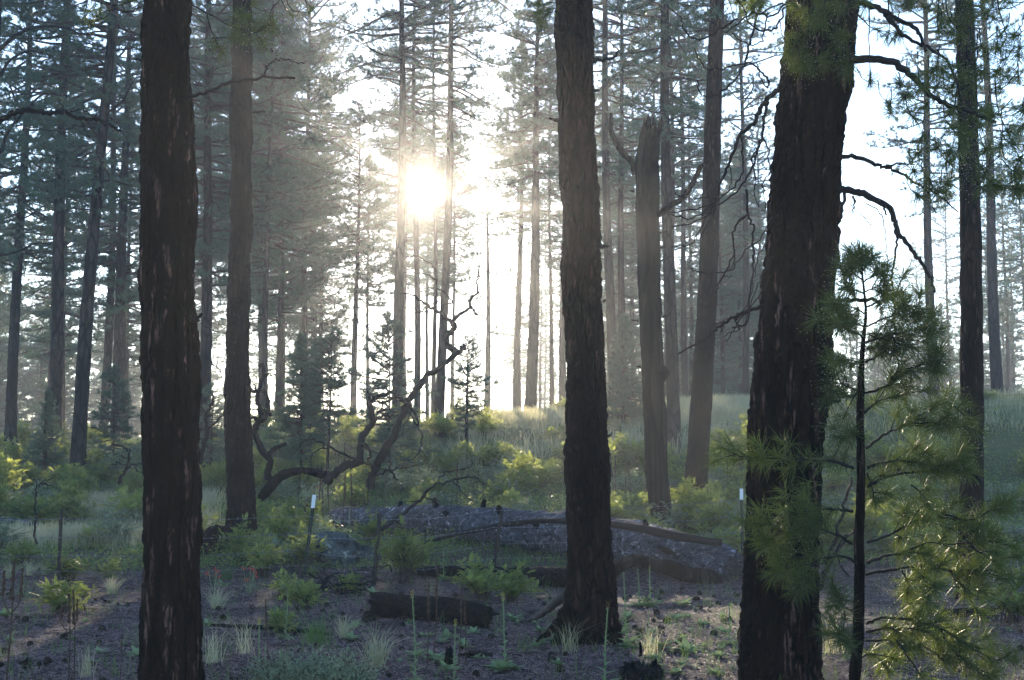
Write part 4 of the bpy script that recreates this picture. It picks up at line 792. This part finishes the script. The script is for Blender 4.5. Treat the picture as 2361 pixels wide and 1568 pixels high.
# ------------------------------------------------------------------ barbed wire fence
fe = empty('barbed_wire_fence', gp(1180, 20.5)); tag(fe, 'four strand barbed wire fence crossing the scene in front of the big log', 'fence')
fo = np.array(fe.location)
posts = []
def post(base, top, w, kind_, label=None, cap=0):
    g0 = G(*base); d = g0.y; tp = P(*top, d); r = w/2*d/F; posts.append((g0, tp))
    a = np.array(g0)-fo; c = np.array(tp)-fo; a0 = a-(c-a)*.15; b = MB()
    if kind_ == 'steel':
        m_ = a+(c-a)*(1-cap); ax = (c-a)
        for dx, dy, wx, wy in ((0, 0, r, .004), (0, -.02, .004, .02)):
            q = [(dx-wx, dy-wy), (dx+wx, dy-wy), (dx+wx, dy+wy), (dx-wx, dy+wy)]
            b.add([tuple(e_+np.array([x, y, 0])) for e_ in (a0, m_) for x, y in q], None, [(0, 1, 5, 4), (1, 2, 6, 5), (2, 3, 7, 6), (3, 0, 4, 7), (4, 5, 6, 7), (0, 3, 2, 1)])
        o = link('post', b.mesh('post', M['post']), fe)
        cb = MB()
        for dx, dy, wx, wy in ((0, 0, r+.002, .006), (0, -.02, .006, .021)):
            q = [(dx-wx, dy-wy), (dx+wx, dy-wy), (dx+wx, dy+wy), (dx-wx, dy+wy)]
            cb.add([tuple(e_+np.array([x, y, 0])) for e_ in (m_, c) for x, y in q], None, [(0, 1, 5, 4), (1, 2, 6, 5), (2, 3, 7, 6), (3, 0, 4, 7), (4, 5, 6, 7), (0, 3, 2, 1)])
        link('post_top', cb.mesh('post_top', M['white']), o)
    else:
        b.tube([a0, a+(c-a)*.3, a+(c-a)*.7, c], [r*1.05, r, r, r*.95], 10, 0, True, .08); o = link('post', b.mesh('post', M['postwood']), fe)
    if label: o['label'] = label
    return g0
post(B1(395, 925), B1(420, 405), 8, 'wood', 'dark post left of the charred near trunk'); post(B2(880, 875), B2(950, 305), 8, 'steel', 'green steel post with a white top', .16)
post(B2(1355, 925), B2(1397, 435), 11, 'wood', 'leaning dark post right of the boulder'); post(B3(1285, 740), B3(1352, 272), 8.5, 'wood', 'dark post just left of the central trunk')
post((1712, 1285), B4(1655, 105), 7, 'steel', 'steel post with a white top beside the biggest trunk', .16)
wp = [gp(-260, 20.5)]+[a for a, _ in posts]+[gp(2250, 23), gp(2700, 24)]
for hgt in (.93, .67, .42, .20):
    b = MB(); pts = []
    for i in range(len(wp)-1):
        a, c = wp[i], wp[i+1]
        for t in np.linspace(0, 1, 12, endpoint=False):
            p = a.lerp(c, t); pts.append((p.x, p.y-.03, a.z*(1-t)+c.z*t+hgt-.05*math.sin(t*math.pi)+.006*rnd.uniform(-1, 1)))
    pts = np.array(pts)-fo; b.tube(pts, .0028, 5)
    o = link('wire', b.mesh('wire', M['wire']), fe)
    bb, dd = MB(), MB(); cum = np.concatenate([[0], np.cumsum(np.linalg.norm(np.diff(pts, axis=0), axis=1))])
    for s in np.arange(0, cum[-1], .125):
        q = np.array([np.interp(s, cum, pts[:, k]) for k in range(3)])
        bb.tube([q+(-.012, 0, -.018), q, q+(.012, 0, .018)], .0022, 3); bb.tube([q+(.010, .01, -.016), q, q+(-.010, -.01, .016)], .0022, 3)
        if rnd.random() < .4: needles_at(MB(), dd, [q+(0, -.002, 0)], [(0, 0, -1)], 1, .012, .001, dropf=1.1, dr=.0055)
    tag(link('barbs', bb.mesh('barbs', M['wire']), o), kind='stuff'); tag(link('dew_drops', dd.mesh('dew_drops', M['dew']), o), kind='stuff')

# ------------------------------------------------------------------ shrubs, grasses and herbs
def frames(fwd, up_bias=np.array([0, 0, 1.]), g=rng):
    side = unit(np.cross(fwd, up_bias+g.normal(0, .35, fwd.shape))); up = np.cross(side, fwd); return side, up
def pinnate(mb, pos, fwd, L, g, pairs=7, lw=.42, ll=.26):
    n = len(pos); side, up = frames(fwd, g=g)
    tt = np.linspace(.12, 1, pairs); V = []
    for j, t in enumerate(tt):
        base = pos+fwd*(L*t)[:, None]-up*(L*.18*t*t)[:, None]
        for sg in ((-1, 1) if j < pairs-1 else (0,)):
            d = unit(side*sg+fwd*(.45 if sg else 1)+up*g.uniform(-.1, .35, (n, 1))); l = (L*ll)[:, None]; w = np.cross(d, up)*(L*ll*lw)[:, None]
            V.append(np.stack([base, base+d*l*.5+w, base+d*l, base+d*l*.5-w], 1))
    V = np.concatenate(V); mb.add(V.reshape(-1, 3), None, np.arange(len(V)*4).reshape(-1, 4))
def shrub_mesh(seed, r, h, stems, leaves, L=.13, pairs=7, upright=.5):
    g = np.random.default_rng(seed); lf, wd = MB(), MB(); P_, D_ = [], []
    for i in range(stems):
        a = g.uniform(0, 6.28); rr = r*math.sqrt(g.random()); hh = h*g.uniform(.45, 1)*(1-.45*(rr/r)**2); b0 = np.array([g.normal(0, r*.15), g.normal(0, r*.15), -.03])
        e = np.array([math.cos(a)*rr, math.sin(a)*rr, hh]); m_ = b0*.5+e*.5+np.array([0, 0, .12*h])-np.array([math.cos(a), math.sin(a), 0])*rr*.15
        path = smooth_path([b0, m_, e], 5); wd.tube(path, np.linspace(.006, .002, len(path)), 4, 0, False)
        for j in range(leaves):
            t = 1-.75*j/leaves; k = min(int(t*(len(path)-1)), len(path)-2); p = path[k]+(path[k+1]-path[k])*g.random(); ax = unit(path[k+1]-path[k])
            P_.append(p); D_.append(unit(ax*.5+unit(g.normal(size=3)*np.array([1, 1, .5]))+np.array([0, 0, .15])))
    P_, D_ = np.array(P_), np.array(D_); pinnate(lf, P_, D_, g.uniform(.7, 1.15, len(P_))*L, g, pairs)
    return lf.mesh('leaves', M['leaf']), wd.mesh('stems', M['twig2'])
SH = [shrub_mesh(40+i, *a) for i, a in enumerate(((.75, .85, 60, 12, .16, 6), (.65, .7, 50, 12, .15, 6), (.9, .75, 66, 12, .16, 6), (.6, 1.1, 48, 12, .15, 6)))]
SH += [(lambda q: (q[0], q[1]))(shrub_mesh(60, .7, .9, 34, 9, .13, 6)), shrub_mesh(61, .8, .55, 44, 10, .13, 6)]
for q in SH[4:]: q[0].materials[0] = M['leaf_blue']
SN = [shrub_mesh(50+i, *a) for i, a in enumerate(((.38, .55, 30, 11, .10, 8), (.3, .35, 22, 9, .09, 8), (.5, .9, 44, 13, .10, 8)))]
def shrub(p, ms, label, group=None, s=1.0, cat='shrub', sz=None):
    e = empty('locust_shrub', p); tag(e, label, cat, group); e.rotation_euler = (0, 0, rnd.uniform(0, 6.28)); e.scale = (s, s, sz or s)
    link('stems', ms[1], e); link('leaves', ms[0], e); return e
for u, v, k, s, lb in ((930, 1345, 2, 1.05, 'bushy leafy shrub right of the leaning dark fence post'), (1110, 1385, 0, 1.15, 'leafy shrub in front of the dark log left of the central trunk'), (1175, 1392, 0, 1.0, 'tall fern like shrub shoot nearest the central trunk'),
                       (700, 1408, 1, 1.1, 'low leafy shrub right of the foot of the steel fence post'), (665, 1385, 0, .8, 'small bright shrub left of the foot of the steel fence post'), (148, 1415, 1, 1.3, 'low spreading bright shrub on the litter at the left'),
                       (155, 1345, 0, 1.0, 'light green shrub touching the left fence post'), (250, 1335, 0, .6, 'small shrub right of the left fence post'), (345, 1300, 0, .8, 'small shrub hidden against the charred near trunk'), (655, 1460, 1, .8, 'tiny green shrub beside the red flowers'),
                       (195, 1380, 1, .6, 'tiny upright green sprig below the left fence post'), (795, 1370, 1, .9, 'yellow green sprig in front of the brush pile'), (610, 1330, 2, .8, 'shrub in front of the rotten bark slab'), (700, 1310, 2, .8, 'green shrub at the left foot of the large boulder'),
                       (855, 1255, 2, .7, 'green shrub between the boulder and the big fallen log'), (1500, 1300, 0, .6, 'sprig behind the bare root limb'), (2330, 1440, 0, 1.2, 'green shrub at the right edge below the dewy pine'), (45, 1305, 0, .9, 'pale green shrub near the left edge in front of the black log'),
                       (2180, 1500, 1, .9, 'low green herb shrub under the dewy pine'), (560, 1300, 2, .9, 'dark green shrub hiding the foot of the second dark trunk')):
    shrub(G(u, v), SN[k], lb, s=s)
big = empty('sagebrush', G(720, 1568+28)); tag(big, 'wide grey green bushy herb at the bottom of the frame right of the left trunk', 'shrub')
def bush_fine(seed, r, h, n, m, L=.014):
    g = np.random.default_rng(seed); lf, wd = MB(), MB(); pos = []; dr_ = []
    for i in range(n):
        a = g.uniform(0, 6.28); rr = r*math.sqrt(g.random()); e = np.array([math.cos(a)*rr, math.sin(a)*rr*.8, h*g.uniform(.4, 1)*(1-.4*(rr/r)**2)]); b0 = e*np.array([.35, .35, 0])
        path = smooth_path([b0, (b0+e)/2+g.normal(0, .03, 3), e], 5); wd.tube(path, .0015, 3, 0, False)
        for t in g.uniform(.25, 1, 26): k = min(int(t*(len(path)-1)), len(path)-2); pos.append(path[k]+(path[k+1]-path[k])*g.random()+g.normal(0, .018, 3)); dr_.append(unit(g.normal(size=3)+np.array([0, 0, .6])))
    pos, dr_ = np.array(pos), np.array(dr_); s, u_ = frames(dr_, g=g); l = g.uniform(.7, 1.4, (len(pos), 1))*L
    V = np.stack([pos, pos+dr_*l+s*l*.45, pos+dr_*l*2, pos+dr_*l-s*l*.45], 1); lf.add(V.reshape(-1, 3), None, np.arange(len(V)*4).reshape(-1, 4))
    return lf.mesh('leaves', M[m]), wd.mesh('stems', M['stalk'])
fm, wm = bush_fine(3, .55, .34, 300, 'leaf_blue'); link('stems', wm, big); link('leaves', fm, big)
# slope shrubs
zone = [('leafy green shrub on the sunlit left slope', 'shrubs on the left slope'), ('leafy green shrub on the slope between the second dark trunk and the central trunk', 'shrubs on the middle slope'), ('leafy green shrub on the slope behind the snag and the leaning pine', 'shrubs on the right slope')]
cnt = 0; tries = 0
while cnt < 297 and tries < 6000:
    tries += 1; d = 24+25*rnd.random()**1.35 if rnd.random() < .8 else rnd.uniform(22.5, 30); u = rnd.uniform(-60, 2430)
    if 1080 < u < 1760 and d > 40 and rnd.random() < .85: continue
    if 770 < u < 1760 and d < 29.5-(u-770)/930*7+.9: continue
    if u < 480 and d < 25.5 and rnd.random() < .6: continue
    if 640 < u < 860 and d < 24: continue
    if abs(u-558) < 40 and d < 26: continue
    if rnd.random() > .5+.9*float(vnoise(np.array([u/F*d*.22]), np.array([d*.22]), s=77)[0])+.25: continue
    zn = 0 if u < 480 else (1 if u < 1350 else 2)
    shrub(gp(u, d, -.03), SH[rnd.randrange(6)], zone[zn][0], zone[zn][1], s=rnd.uniform(.55, 1.0)*(1.1 if zn == 0 and d > 27 else 1)); cnt += 1
# grass
def blade_grass(mb, base, h, lean, w, g):
    n = len(base); a = g.uniform(0, 6.28, n); hd = np.stack([np.cos(a), np.sin(a), 0*a], 1); h = np.asarray(h).reshape(-1, 1); ln = (g.random((n, 1))*lean)*h
    mid = base+np.array([0, 0, .6])*h+hd*ln*.35; tip = base+np.array([0, 0, .92])*h+hd*ln
    s = np.stack([-np.sin(a+g.normal(0, .8, n)), np.cos(a), 0*a], 1)*w
    v = np.stack([base-s, base+s, mid+s*.7, mid-s*.7, tip], 1).reshape(-1, 3); k = np.arange(n)[:, None]*5
    mb.add(v, k+np.array([3, 2, 4]), k+np.array([0, 1, 2, 3]))
def field(n, fu, fd, hh, w, lean, m, label, clump=.12, cl=9, name='grass', mask=None):
    g = np.random.default_rng(n); nc = n//cl; u = g.uniform(*fu, nc); d = g.uniform(*fd, nc); x = (u-CU)/F*d
    if mask is not None: k = mask(u, d, x, g); x, d = x[k], d[k]; nc = len(x)
    x = np.repeat(x, cl)+g.normal(0, clump, nc*cl); y = np.repeat(d, cl)+g.normal(0, clump, nc*cl)
    b = MB(); blade_grass(b, np.stack([x, y, ground_z(x, y)-.01], 1), g.uniform(*hh, nc*cl), lean, w, g)
    tag(link(name, b.mesh(name, M[m])), label, 'grass', kind='stuff')
field(45000, (1040, 1800), (37, 53), (.2, .6), .010, .9, 'grass', 'pale sunlit grass on the crest between the central trunk and the biggest trunk', .22, 14, mask=lambda u, d, x, g: g.random(len(u)) < .25+.75*(d > 42))
field(26000, (-80, 480), (25, 33), (.15, .45), .007, 1.0, 'grass', 'pale feathery grass at the foot of the left slope', .2, 20, mask=lambda u, d, x, g: vnoise(x*.5, d*.5, s=4) > -.05)
field(60000, (-100, 2460), (22, 50), (.05, .24), .006, 1.3, 'grass_g', 'low green grass and herbs over the slope', .12, 10, mask=lambda u, d, x, g: ~((u > 1060) & (u < 1780) & (d > 41)))
field(9000, (1750, 2450), (38, 56), (.12, .4), .006, .9, 'grass', 'pale grass on the right hand rise', .25, 14)
field(4200, (-60, 2420), (10.2, 22), (.06, .26), .0022, 1.0, 'grass_g', 'thin scattered grass blades on the needle litter', .05, 9)
# low herb cover: small round leaves over the slope
g = np.random.default_rng(90); n = 150000; d = 22+29*g.random(n)**1.2; u = g.uniform(-120, 2480, n); x = (u-CU)/F*d; kp = vnoise(x*.4, d*.4, s=12)+g.normal(0, .3, n) > -.25; x, d = x[kp], d[kp]; n = len(x)
pos = np.stack([x, d, ground_z(x, d)+g.random(n)**1.5*.22*(1+vnoise(x*.8, d*.8, s=6))], 1); dr_ = unit(g.normal(size=(n, 3))*np.array([1, 1, .4])); s_, u_ = frames(dr_, g=g); l = g.uniform(.015, .04, (n, 1))
V = np.stack([pos, pos+dr_*l+s_*l*.5, pos+dr_*l*2, pos+dr_*l-s_*l*.5], 1); b = MB(); b.add(V.reshape(-1, 3), None, np.arange(n*4).reshape(-1, 4)); tag(link('ground_cover', b.mesh('ground_cover', M['leaf'])), 'low leafy ground cover over the slope', 'ground cover', kind='stuff')
# litter
g = np.random.default_rng(91); n = 120000; d = 9.5+15*g.random(n)**1.25; x = (g.uniform(-80, 2440, n)-CU)/F*d; a = g.uniform(0, 6.28, n); l = g.uniform(.03, .09, n); z_ = ground_z(x, d)
dv = np.stack([np.cos(a), np.sin(a), g.normal(.12, .22, n)], 1)*l[:, None]; p0 = np.stack([x, d, z_+.002], 1)-dv*.5; p0[:, 2] = z_+.002+np.abs(g.normal(0, .006, n)); s_ = np.stack([-np.sin(a), np.cos(a), 0*a+.3], 1)*.0019
v = np.stack([p0-s_, p0+s_, p0+dv*np.array([1, 1, .9])+s_, p0+dv-s_], 1); b = MB(); b.add(v.reshape(-1, 3), None, np.arange(n*4).reshape(-1, 4)); tag(link('needle_litter', b.mesh('needle_litter', M['litter'])), 'fallen pine needles strewn over the forest floor', 'needle litter', kind='stuff')
g = np.random.default_rng(93); b = MB()
for i in range(1500):
    d_ = 9.8+12*g.random()**1.2; x_ = (g.uniform(-60, 2420)-CU)/F*d_; a_ = g.uniform(0, 3.14); l_ = g.uniform(.04, .22)*(1 if g.random() < .9 else 2.2); z0 = gz(x_, d_)+.008
    dv_ = np.array([math.cos(a_), math.sin(a_), g.normal(0, .06)])*l_/2; c_ = np.array([x_, d_, z0]); b.tube([c_-dv_, c_+g.normal(0, .012, 3)*np.array([1, 1, .3]), c_+dv_], [.004, .0035, .002], 4)
tag(link('twig_litter', b.mesh('twig_litter', M['twig'])), 'dark broken twigs scattered over the forest floor', 'twig litter', kind='stuff')
n = 9000; ctr = [(mid.location.x, 13.7, .9), (rt.location.x, 10.7, .8), (near.location.x, 10, .8)]; X_, Y_ = [], []
for cx_, cy_, r_ in ctr: X_ += list(cx_+g.normal(0, r_*.55, 1300)); Y_ += list(cy_+g.normal(-.1, r_*.5, 1300))
X_ = np.array(X_+list((g.uniform(-60, 2420, 5100)-CU)/F*14)); Y_ = np.array(Y_+list(g.uniform(10, 20, 5100))); n = len(X_); zz_ = ground_z(X_, Y_); d1 = unit(g.normal(size=(n, 3))*np.array([1, 1, .25])); d2_ = unit(np.cross(d1, g.normal(size=(n, 3))*np.array([.3, .3, 1]))); s1 = g.uniform(.006, .03, (n, 1)); s2 = s1*g.uniform(.3, .7, (n, 1))
c_ = np.stack([X_, Y_, zz_+.008], 1); v = np.stack([c_-d1*s1, c_+d2_*s2, c_+d1*s1*.9, c_-d2_*s2*.8], 1); b = MB(); b.add(v.reshape(-1, 3), None, np.arange(n*4).reshape(-1, 4)); tag(link('bark_chips', b.mesh('bark_chips', M['chips'])), 'shed bark chips on the forest floor, thickest at the trunk feet', 'bark chips', kind='stuff')
# cones
def cone_mesh(seed):
    g = np.random.default_rng(seed); b = MB(); b.tube([(0, 0, -.035), (0, 0, 0), (0, 0, .03), (0, 0, .045)], [.012, .026, .018, .004], 8)
    n = 70; i = np.arange(n); a = i*2.4; z_ = -.035+.08*i/n; r = .032*np.sin((.15+.8*i/n)*math.pi)+.006; c = np.stack([np.cos(a)*r*.55, np.sin(a)*r*.55, z_], 1); e = np.stack([np.cos(a)*r*1.25, np.sin(a)*r*1.25, z_+.010], 1); s = np.stack([-np.sin(a), np.cos(a), 0*a], 1)*.010
    v = np.stack([c-s*.6, c+s*.6, e+s, e-s], 1); b.add(v.reshape(-1, 3), None, np.arange(n*4).reshape(-1, 4)); return b.mesh('pine_cone', M['cone'])
CM = [cone_mesh(i) for i in range(3)]
for i in range(230):
    d = 10.3+9.5*rnd.random()**1.1; u = rnd.choice([rnd.uniform(-20, 330), rnd.uniform(460, 1320), rnd.uniform(460, 1320), rnd.uniform(1400, 1720), rnd.uniform(1880, 2380)]); s = rnd.uniform(.45, .9)
    for _ in range(6):
        if vnoise(np.array([u*.02]), np.array([d*1.5]), s=31)[0] > -.05: break
        d = 10.3+9.5*rnd.random(); u += rnd.uniform(-60, 60)
    o = link('pine_cone', CM[i % 3], None, gp(u, d, .022*s)); o.rotation_euler = (rnd.uniform(1, 2.1), rnd.uniform(0, 6), rnd.uniform(0, 6)); o.scale = (s, s, s); zc = 'left' if u < 330 else 'middle' if u < 1320 else 'right'
    tag(o, {'left': 'dark pine cone on the litter left of the charred near trunk', 'middle': 'dark pine cone on the litter between the left and central trunks', 'right': 'dark pine cone on the litter right of the central trunk'}[zc], 'pine cone', 'pine cones on the %s litter' % zc)
# mulleins
def leafblade(mb, base, d, L, w, g, curve=.5):
    up0 = np.array([0, 0, 1.]); side = unit(np.cross(d, up0)); up = np.cross(side, d); V = []
    for i, t in enumerate(np.linspace(0, 1, 6)):
        c = base+d*L*t-up*L*curve*t*t*.5; ww = w*math.sin(min(1, (t*.92+.08))*math.pi)**.7; V += [c-side*ww+up*ww*.35, c, c+side*ww+up*ww*.35]
    q = [(i*3+j, i*3+j+1, i*3+j+4, i*3+j+3) for i in range(5) for j in (0, 1)]; mb.add(V, None, q)
def mullein(seed, r, stalk=0, flower=False):
    g = np.random.default_rng(seed); b = MB()
    for i in range(14 if not stalk else 10):
        a = i*2.4; el = R(g.uniform(10, 60) if not stalk else g.uniform(5, 40)); leafblade(b, np.array([0, 0, .01]), np.array([math.cos(a)*math.cos(el), math.sin(a)*math.cos(el), math.sin(el)]), r*g.uniform(.7, 1.1), r*.2, g)
    if stalk:
        b.tube([(0, 0, 0), (.01, 0, stalk*.5), (.0, .01, stalk)], [.006, .006, .005], 7)
        n = int(stalk/.022)
        for i in range(n):
            t = i/n; a = i*2.4; el = R(35+25*t); leafblade(b, np.array([.005, 0, stalk*t]), np.array([math.cos(a)*math.cos(el), math.sin(a)*math.cos(el), math.sin(el)]), max(.018, r*.75*(1-t)**1.3), max(.006, r*.13*(1-t)), g, .8)
    return b.mesh('mullein_leaves', M['mullein'])
MR = [mullein(i, r_) for i, r_ in enumerate((.09, .13, .17))]; MS = [mullein(10+i, .15, s_) for i, s_ in enumerate((.45, .6, .75))]
fb = MB()
for i in range(14): a = i*2.4; c = np.array([math.cos(a)*.012, math.sin(a)*.012, -.03+.005*i]); fb.add([c+(-.008, 0, 0), c+(0, -.008, .002), c+(.008, 0, .004), c+(0, .008, .002)], None, [(0, 1, 2, 3)])
FM = fb.mesh('flower_tip', M['yellow'])
def mull(p, me, label, group=None, s=1, flower=0, hh=0):
    if flower:
        e = empty('mullein_plant', p); o = link('leaves', me, e); f = link('flowers', FM, e, (0, .01, hh+.01)); e.scale = (s, s, s); tag(e, label, 'mullein', group)
    else: e = link('mullein_plant', me, None, p); e.scale = (s, s, s); tag(e, label, 'mullein', group)
    e.rotation_euler = (rnd.uniform(-.05, .05), rnd.uniform(-.06, .06), rnd.uniform(0, 6)); return e
for (u, v), k, s, fl, lb in ((B2(750, 1290), 1, .8, 0, 'tall pale green mullein stalk in the grey green bush'), (B3(690, 1600), 2, .9, 1, 'yellow tipped mullein left of the small charred stub'), (B3(985, 1620), 1, .8, 1, 'yellow tipped mullein right beside the small charred stub'),
                             (B3(1380, 1500), 1, 1, 1, 'yellow tipped mullein midway between the central trunk and the charred stub'), (B4(775, 1330), 2, .95, 0, 'tall leafy mullein with a sunlit tip right of the central trunk foot'), (B4(610, 1620), 1, 1, 1, 'yellow tipped mullein left of the wide charred stump'),
                             (B4(960, 1010), 0, 1.1, 0, 'mullein stalk in front of the bare root limb, right of two'), (B4(870, 1010), 0, 1, 0, 'mullein stalk in front of the bare root limb, left of two'), (B4(1560 / 1.0, 1310), 0, .9, 0, 'mullein stalk beside the biggest trunk'),
                             (B3(910, 810), 0, 1.1, 0, 'pale mullein stalk right of the leaning dark fence post'), (B3(1140, 880), 0, 1, 0, 'pale mullein stalk among the shrubs before the dark log'), (B2(565, 1600), 1, .8, 1, 'yellow tipped mullein near the left of the grey green bush'),
                             (B4(945, 1330), 0, .8, 0, 'withered pale mullein stalk right of the tall leafy one'), (B1(155, 1000), 0, .7, 0, 'small yellow green mullein stalk below the left fence post'), (B1(1810, 1600), 0, .7, 0, 'pale mullein stalk at the bottom left of the grey green bush'),
                             ((1298, 1215), 1, 1.1, 0, 'tall backlit mullein just left of the central trunk behind the log'), (B3(1155, 500), 0, 1.2, 0, 'broad leaved mullein in front of the big fallen log'), (B2(1190, 600), 0, 1.2, 0, 'mullein at the right shoulder of the large boulder')):
    mull(G(u, v) if v < 1568 else G(u, v), MS[k], lb, s=s, flower=fl, hh=(.45, .6, .75)[k])
for (u, v), k, s, lb in ((B2(1350, 1000), 2, 1, 'white green mullein rosette at the left end of the charred log section'), (B1(40, 1140), 2, .9, 'mullein rosette at the left edge of the litter'), (B2(220, 1210), 1, .9, 'mullein rosette hard against the right side of the charred near trunk'),
                         (B4(1215, 1010), 2, 1, 'mullein rosette before the fallen log right of the bare root limb'), (B4(1240, 1380), 2, 1.1, 'large mullein rosette right of the wide stump'), (B4(1170, 1115), 1, 1, 'mullein rosette midway between the central and biggest trunks'),
                         (B3(930, 1265), 1, 1.1, 'mullein rosette below the charred log section'), (B3(1350, 1510), 2, 1, 'mullein rosette with broad leaves near the bottom centre'), (B4(1020, 1340), 1, 1.3, 'mullein rosette beside the withered stalk'), (B2(330, 935), 1, 1, 'mullein rosette left of the red flowers')):
    mull(G(u, v), MR[k], lb, s=s)
for i in range(110):
    u, v = (rnd.uniform(790, 1300), rnd.uniform(1425, 1560)) if i % 2 else (rnd.uniform(1430, 1700), rnd.uniform(1385, 1560))
    if i % 9 == 0: u, v = rnd.uniform(1900, 2340), rnd.uniform(1420, 1550)
    if i % 13 == 0: u, v = rnd.uniform(10, 320), rnd.uniform(1400, 1550)
    a = 'small mullein seedling on the litter below the charred log section' if 700 < u < 1310 else 'small mullein seedling on the litter right of the central trunk' if u > 1400 and u < 1800 else 'small mullein seedling under the dewy young pine' if u > 1800 else 'small mullein seedling on the litter at the left'
    mull(G(u, v), MR[i % 3], a, 'mullein seedlings: '+a[27:], s=rnd.uniform(.4, .8))
# dead stalks
def stalk_mesh(seed, heads):
    g = np.random.default_rng(seed); b = MB(); b.tube([(0, 0, 0), (.01, 0, .35), (.0, .01, .7)], [.006, .005, .004], 6)
    for hx, z0, z1 in heads:
        if hx: b.tube([(0, 0, z0-.1), (hx*.7, 0, z0-.05), (hx, 0, z0)], .004, 5)
        zz = np.linspace(z0, z1, 14); b.tube([(hx+g.normal(0, .002), 0, z_) for z_ in zz], .011*(1+.35*np.sin(np.arange(14)*2.1))*np.linspace(1, .6, 14), 8, 0, True, .35)
    return b.mesh('seed_stalk', M['stalk'])
ST = [stalk_mesh(1, [(0, .5, .78)]), stalk_mesh(2, [(0, .5, .72), (.06, .52, .68), (-.06, .52, .66)])]
for (u, v), k, s, lb in ((B1(38, 1640), 1, 1.35, 'forked dead brown seed stalk at the left edge'), (B1(465, 1640), 1, 1.0, 'dark forked seed stalk with three heads left of the charred trunk'), (B1(505, 1620), 0, .95, 'thin dark seed stalk beside the three headed one'), (B3(780, 1480), 0, .9, 'brown seed stalk crossing the charred log section'),
                         (B3(830, 1420), 0, 1.05, 'leaning thin brown seed stalk before the charred log section'), (B3(1075, 1470), 0, .75, 'brown seed stalk below the right end of the charred log section'), (B3(1020, 1480), 0, .9, 'brown seed stalk right of the small charred stub'), (B2(635, 1600), 0, .85, 'dark seed stalk in the left side of the grey green bush'),
                         (B1(815, 1600), 0, .5, 'short seed stalk left of the charred near trunk'), (B3(768, 830), 0, .55, 'brown seed stalk before the bushy leafy shrub')):
    o = link('seed_stalk', ST[k], None, G(u, v)); o.scale = (s, s, s); o.rotation_euler = (0, rnd.uniform(-.06, .06), rnd.uniform(-.4, .4)); tag(o, lb, 'dead stalk')
for i in range(26):
    u = rnd.choice([rnd.gauss(770, 45), rnd.uniform(700, 1300), rnd.uniform(1410, 1720)]); d = rnd.uniform(23.5, 29) if i < 14 else rnd.uniform(25, 34)
    if u > 860: d = max(d, 29)
    o = link('seed_stalk', ST[0], None, gp(u, d)); s = rnd.uniform(1.1, 1.7); o.scale = (s, s, s); o.rotation_euler = (0, rnd.uniform(-.06, .06), rnd.uniform(0, 6)); tag(o, 'rusty dead mullein stalk standing among the shrubs behind the fence', 'dead stalk', 'dead stalks behind the fence')
# grass clumps near
def clump(seed, n, r, h, w=.0022): 
    g = np.random.default_rng(seed); b = MB(); blade_grass(b, np.stack([g.normal(0, r, n), g.normal(0, r, n), 0*g.random(n)], 1), g.uniform(.35, 1, n)*h, 1.5, w, g); return b
GC = [clump(1, 120, .03, .35).mesh('grass_clump', M['grass']), clump(2, 160, .05, .28).mesh('grass_clump', M['grass_g']), clump(3, 60, .04, .45).mesh('grass_clump', M['grass'])]
for (u, v), k, s, lb in ((B2(920, 860), 1, 1, 'bright green grass clump behind the foot of the steel fence post'), (B2(355, 890), 1, .9, 'green grass clump left of the red flowers'), (B2(700, 1180), 1, .9, 'dark grass clump on the thin charred pole'), (B2(1150, 1290), 0, .9, 'dry grass tuft above the grey green bush'),
                         (B2(1370, 1480), 0, 1.2, 'large dry grass tuft right of the grey green bush'), (B2(280, 1090), 0, 1.1, 'pale grass clump right of the charred near trunk'), (B3(1550, 900), 0, .8, 'grass sprig left of the central trunk root'), (B4(340, 1360), 2, .9, 'thin grass sprig before the central trunk foot'),
                         (B1(200, 860), 0, .9, 'pale grass clump before the black log at the left'), (B1(760, 980), 0, .9, 'pale grass clump left of the charred near trunk'), (B1(310, 850), 0, .7, 'grass clump left of the left fence post'), (B2(250, 1480), 2, 1, 'wispy grass clump at the bottom beside the charred near trunk'),
                         (B2(480, 1400), 2, 1, 'wispy grass clump left of the grey green bush'), (B2(960, 1330), 1, 1.2, 'green grass clump in the grey green bush'), (B4(960, 1390), 2, .8, 'wispy grass sprig right of the wide stump'), (B1(60, 880), 0, 1.0, 'pale grass clump at the left edge'),
                         (B5(560, 1400), 2, 1.2, 'tall wispy grass between the biggest trunk and the dewy pine'), (B5(1050, 1000), 2, 1.2, 'wispy grass behind the dewy pine'), (B1(580, 1560), 2, .8, 'wispy grass beside the three headed seed stalk')):
    o = link('grass_clump', GC[k], None, G(u, v)); o.scale = (s, s, s); o.rotation_euler = (0, 0, rnd.uniform(0, 6)); tag(o, lb, 'grass clump')
# red flowers
for (u, v), lb in ((B2(500, 985), 'red flowering plant right of the charred near trunk'), (B2(262, 960), 'smaller red flowering plant touching the charred near trunk')):
    e = empty('red_flower_plant', G(u, v)); tag(e, lb, 'flower'); a, b = MB(), MB()
    for i in range(6):
        x, y, h = rnd.uniform(-.1, .1), rnd.uniform(-.06, .06), rnd.uniform(.22, .38); a.tube([(x*.2, y*.2, 0), (x*.7, y, h*.6), (x, y, h)], .003, 4)
        leafblade(a, np.array([x*.5, y*.5, h*.3]), unit(np.array([x+.01, y, .06])), .06, .01, rng)
        for j in range(2): b.tube([(x, y, h-.02*j), (x+rnd.uniform(-.03, .03), y-.01, h-.015-.02*j), (x+rnd.uniform(-.04, .04), y-.02, h-.03-.02*j)], [.002, .004, .006], 5)
    link('stems', a.mesh('stems', M['mullein']), e); link('petals', b.mesh('petals', M['red']), e)
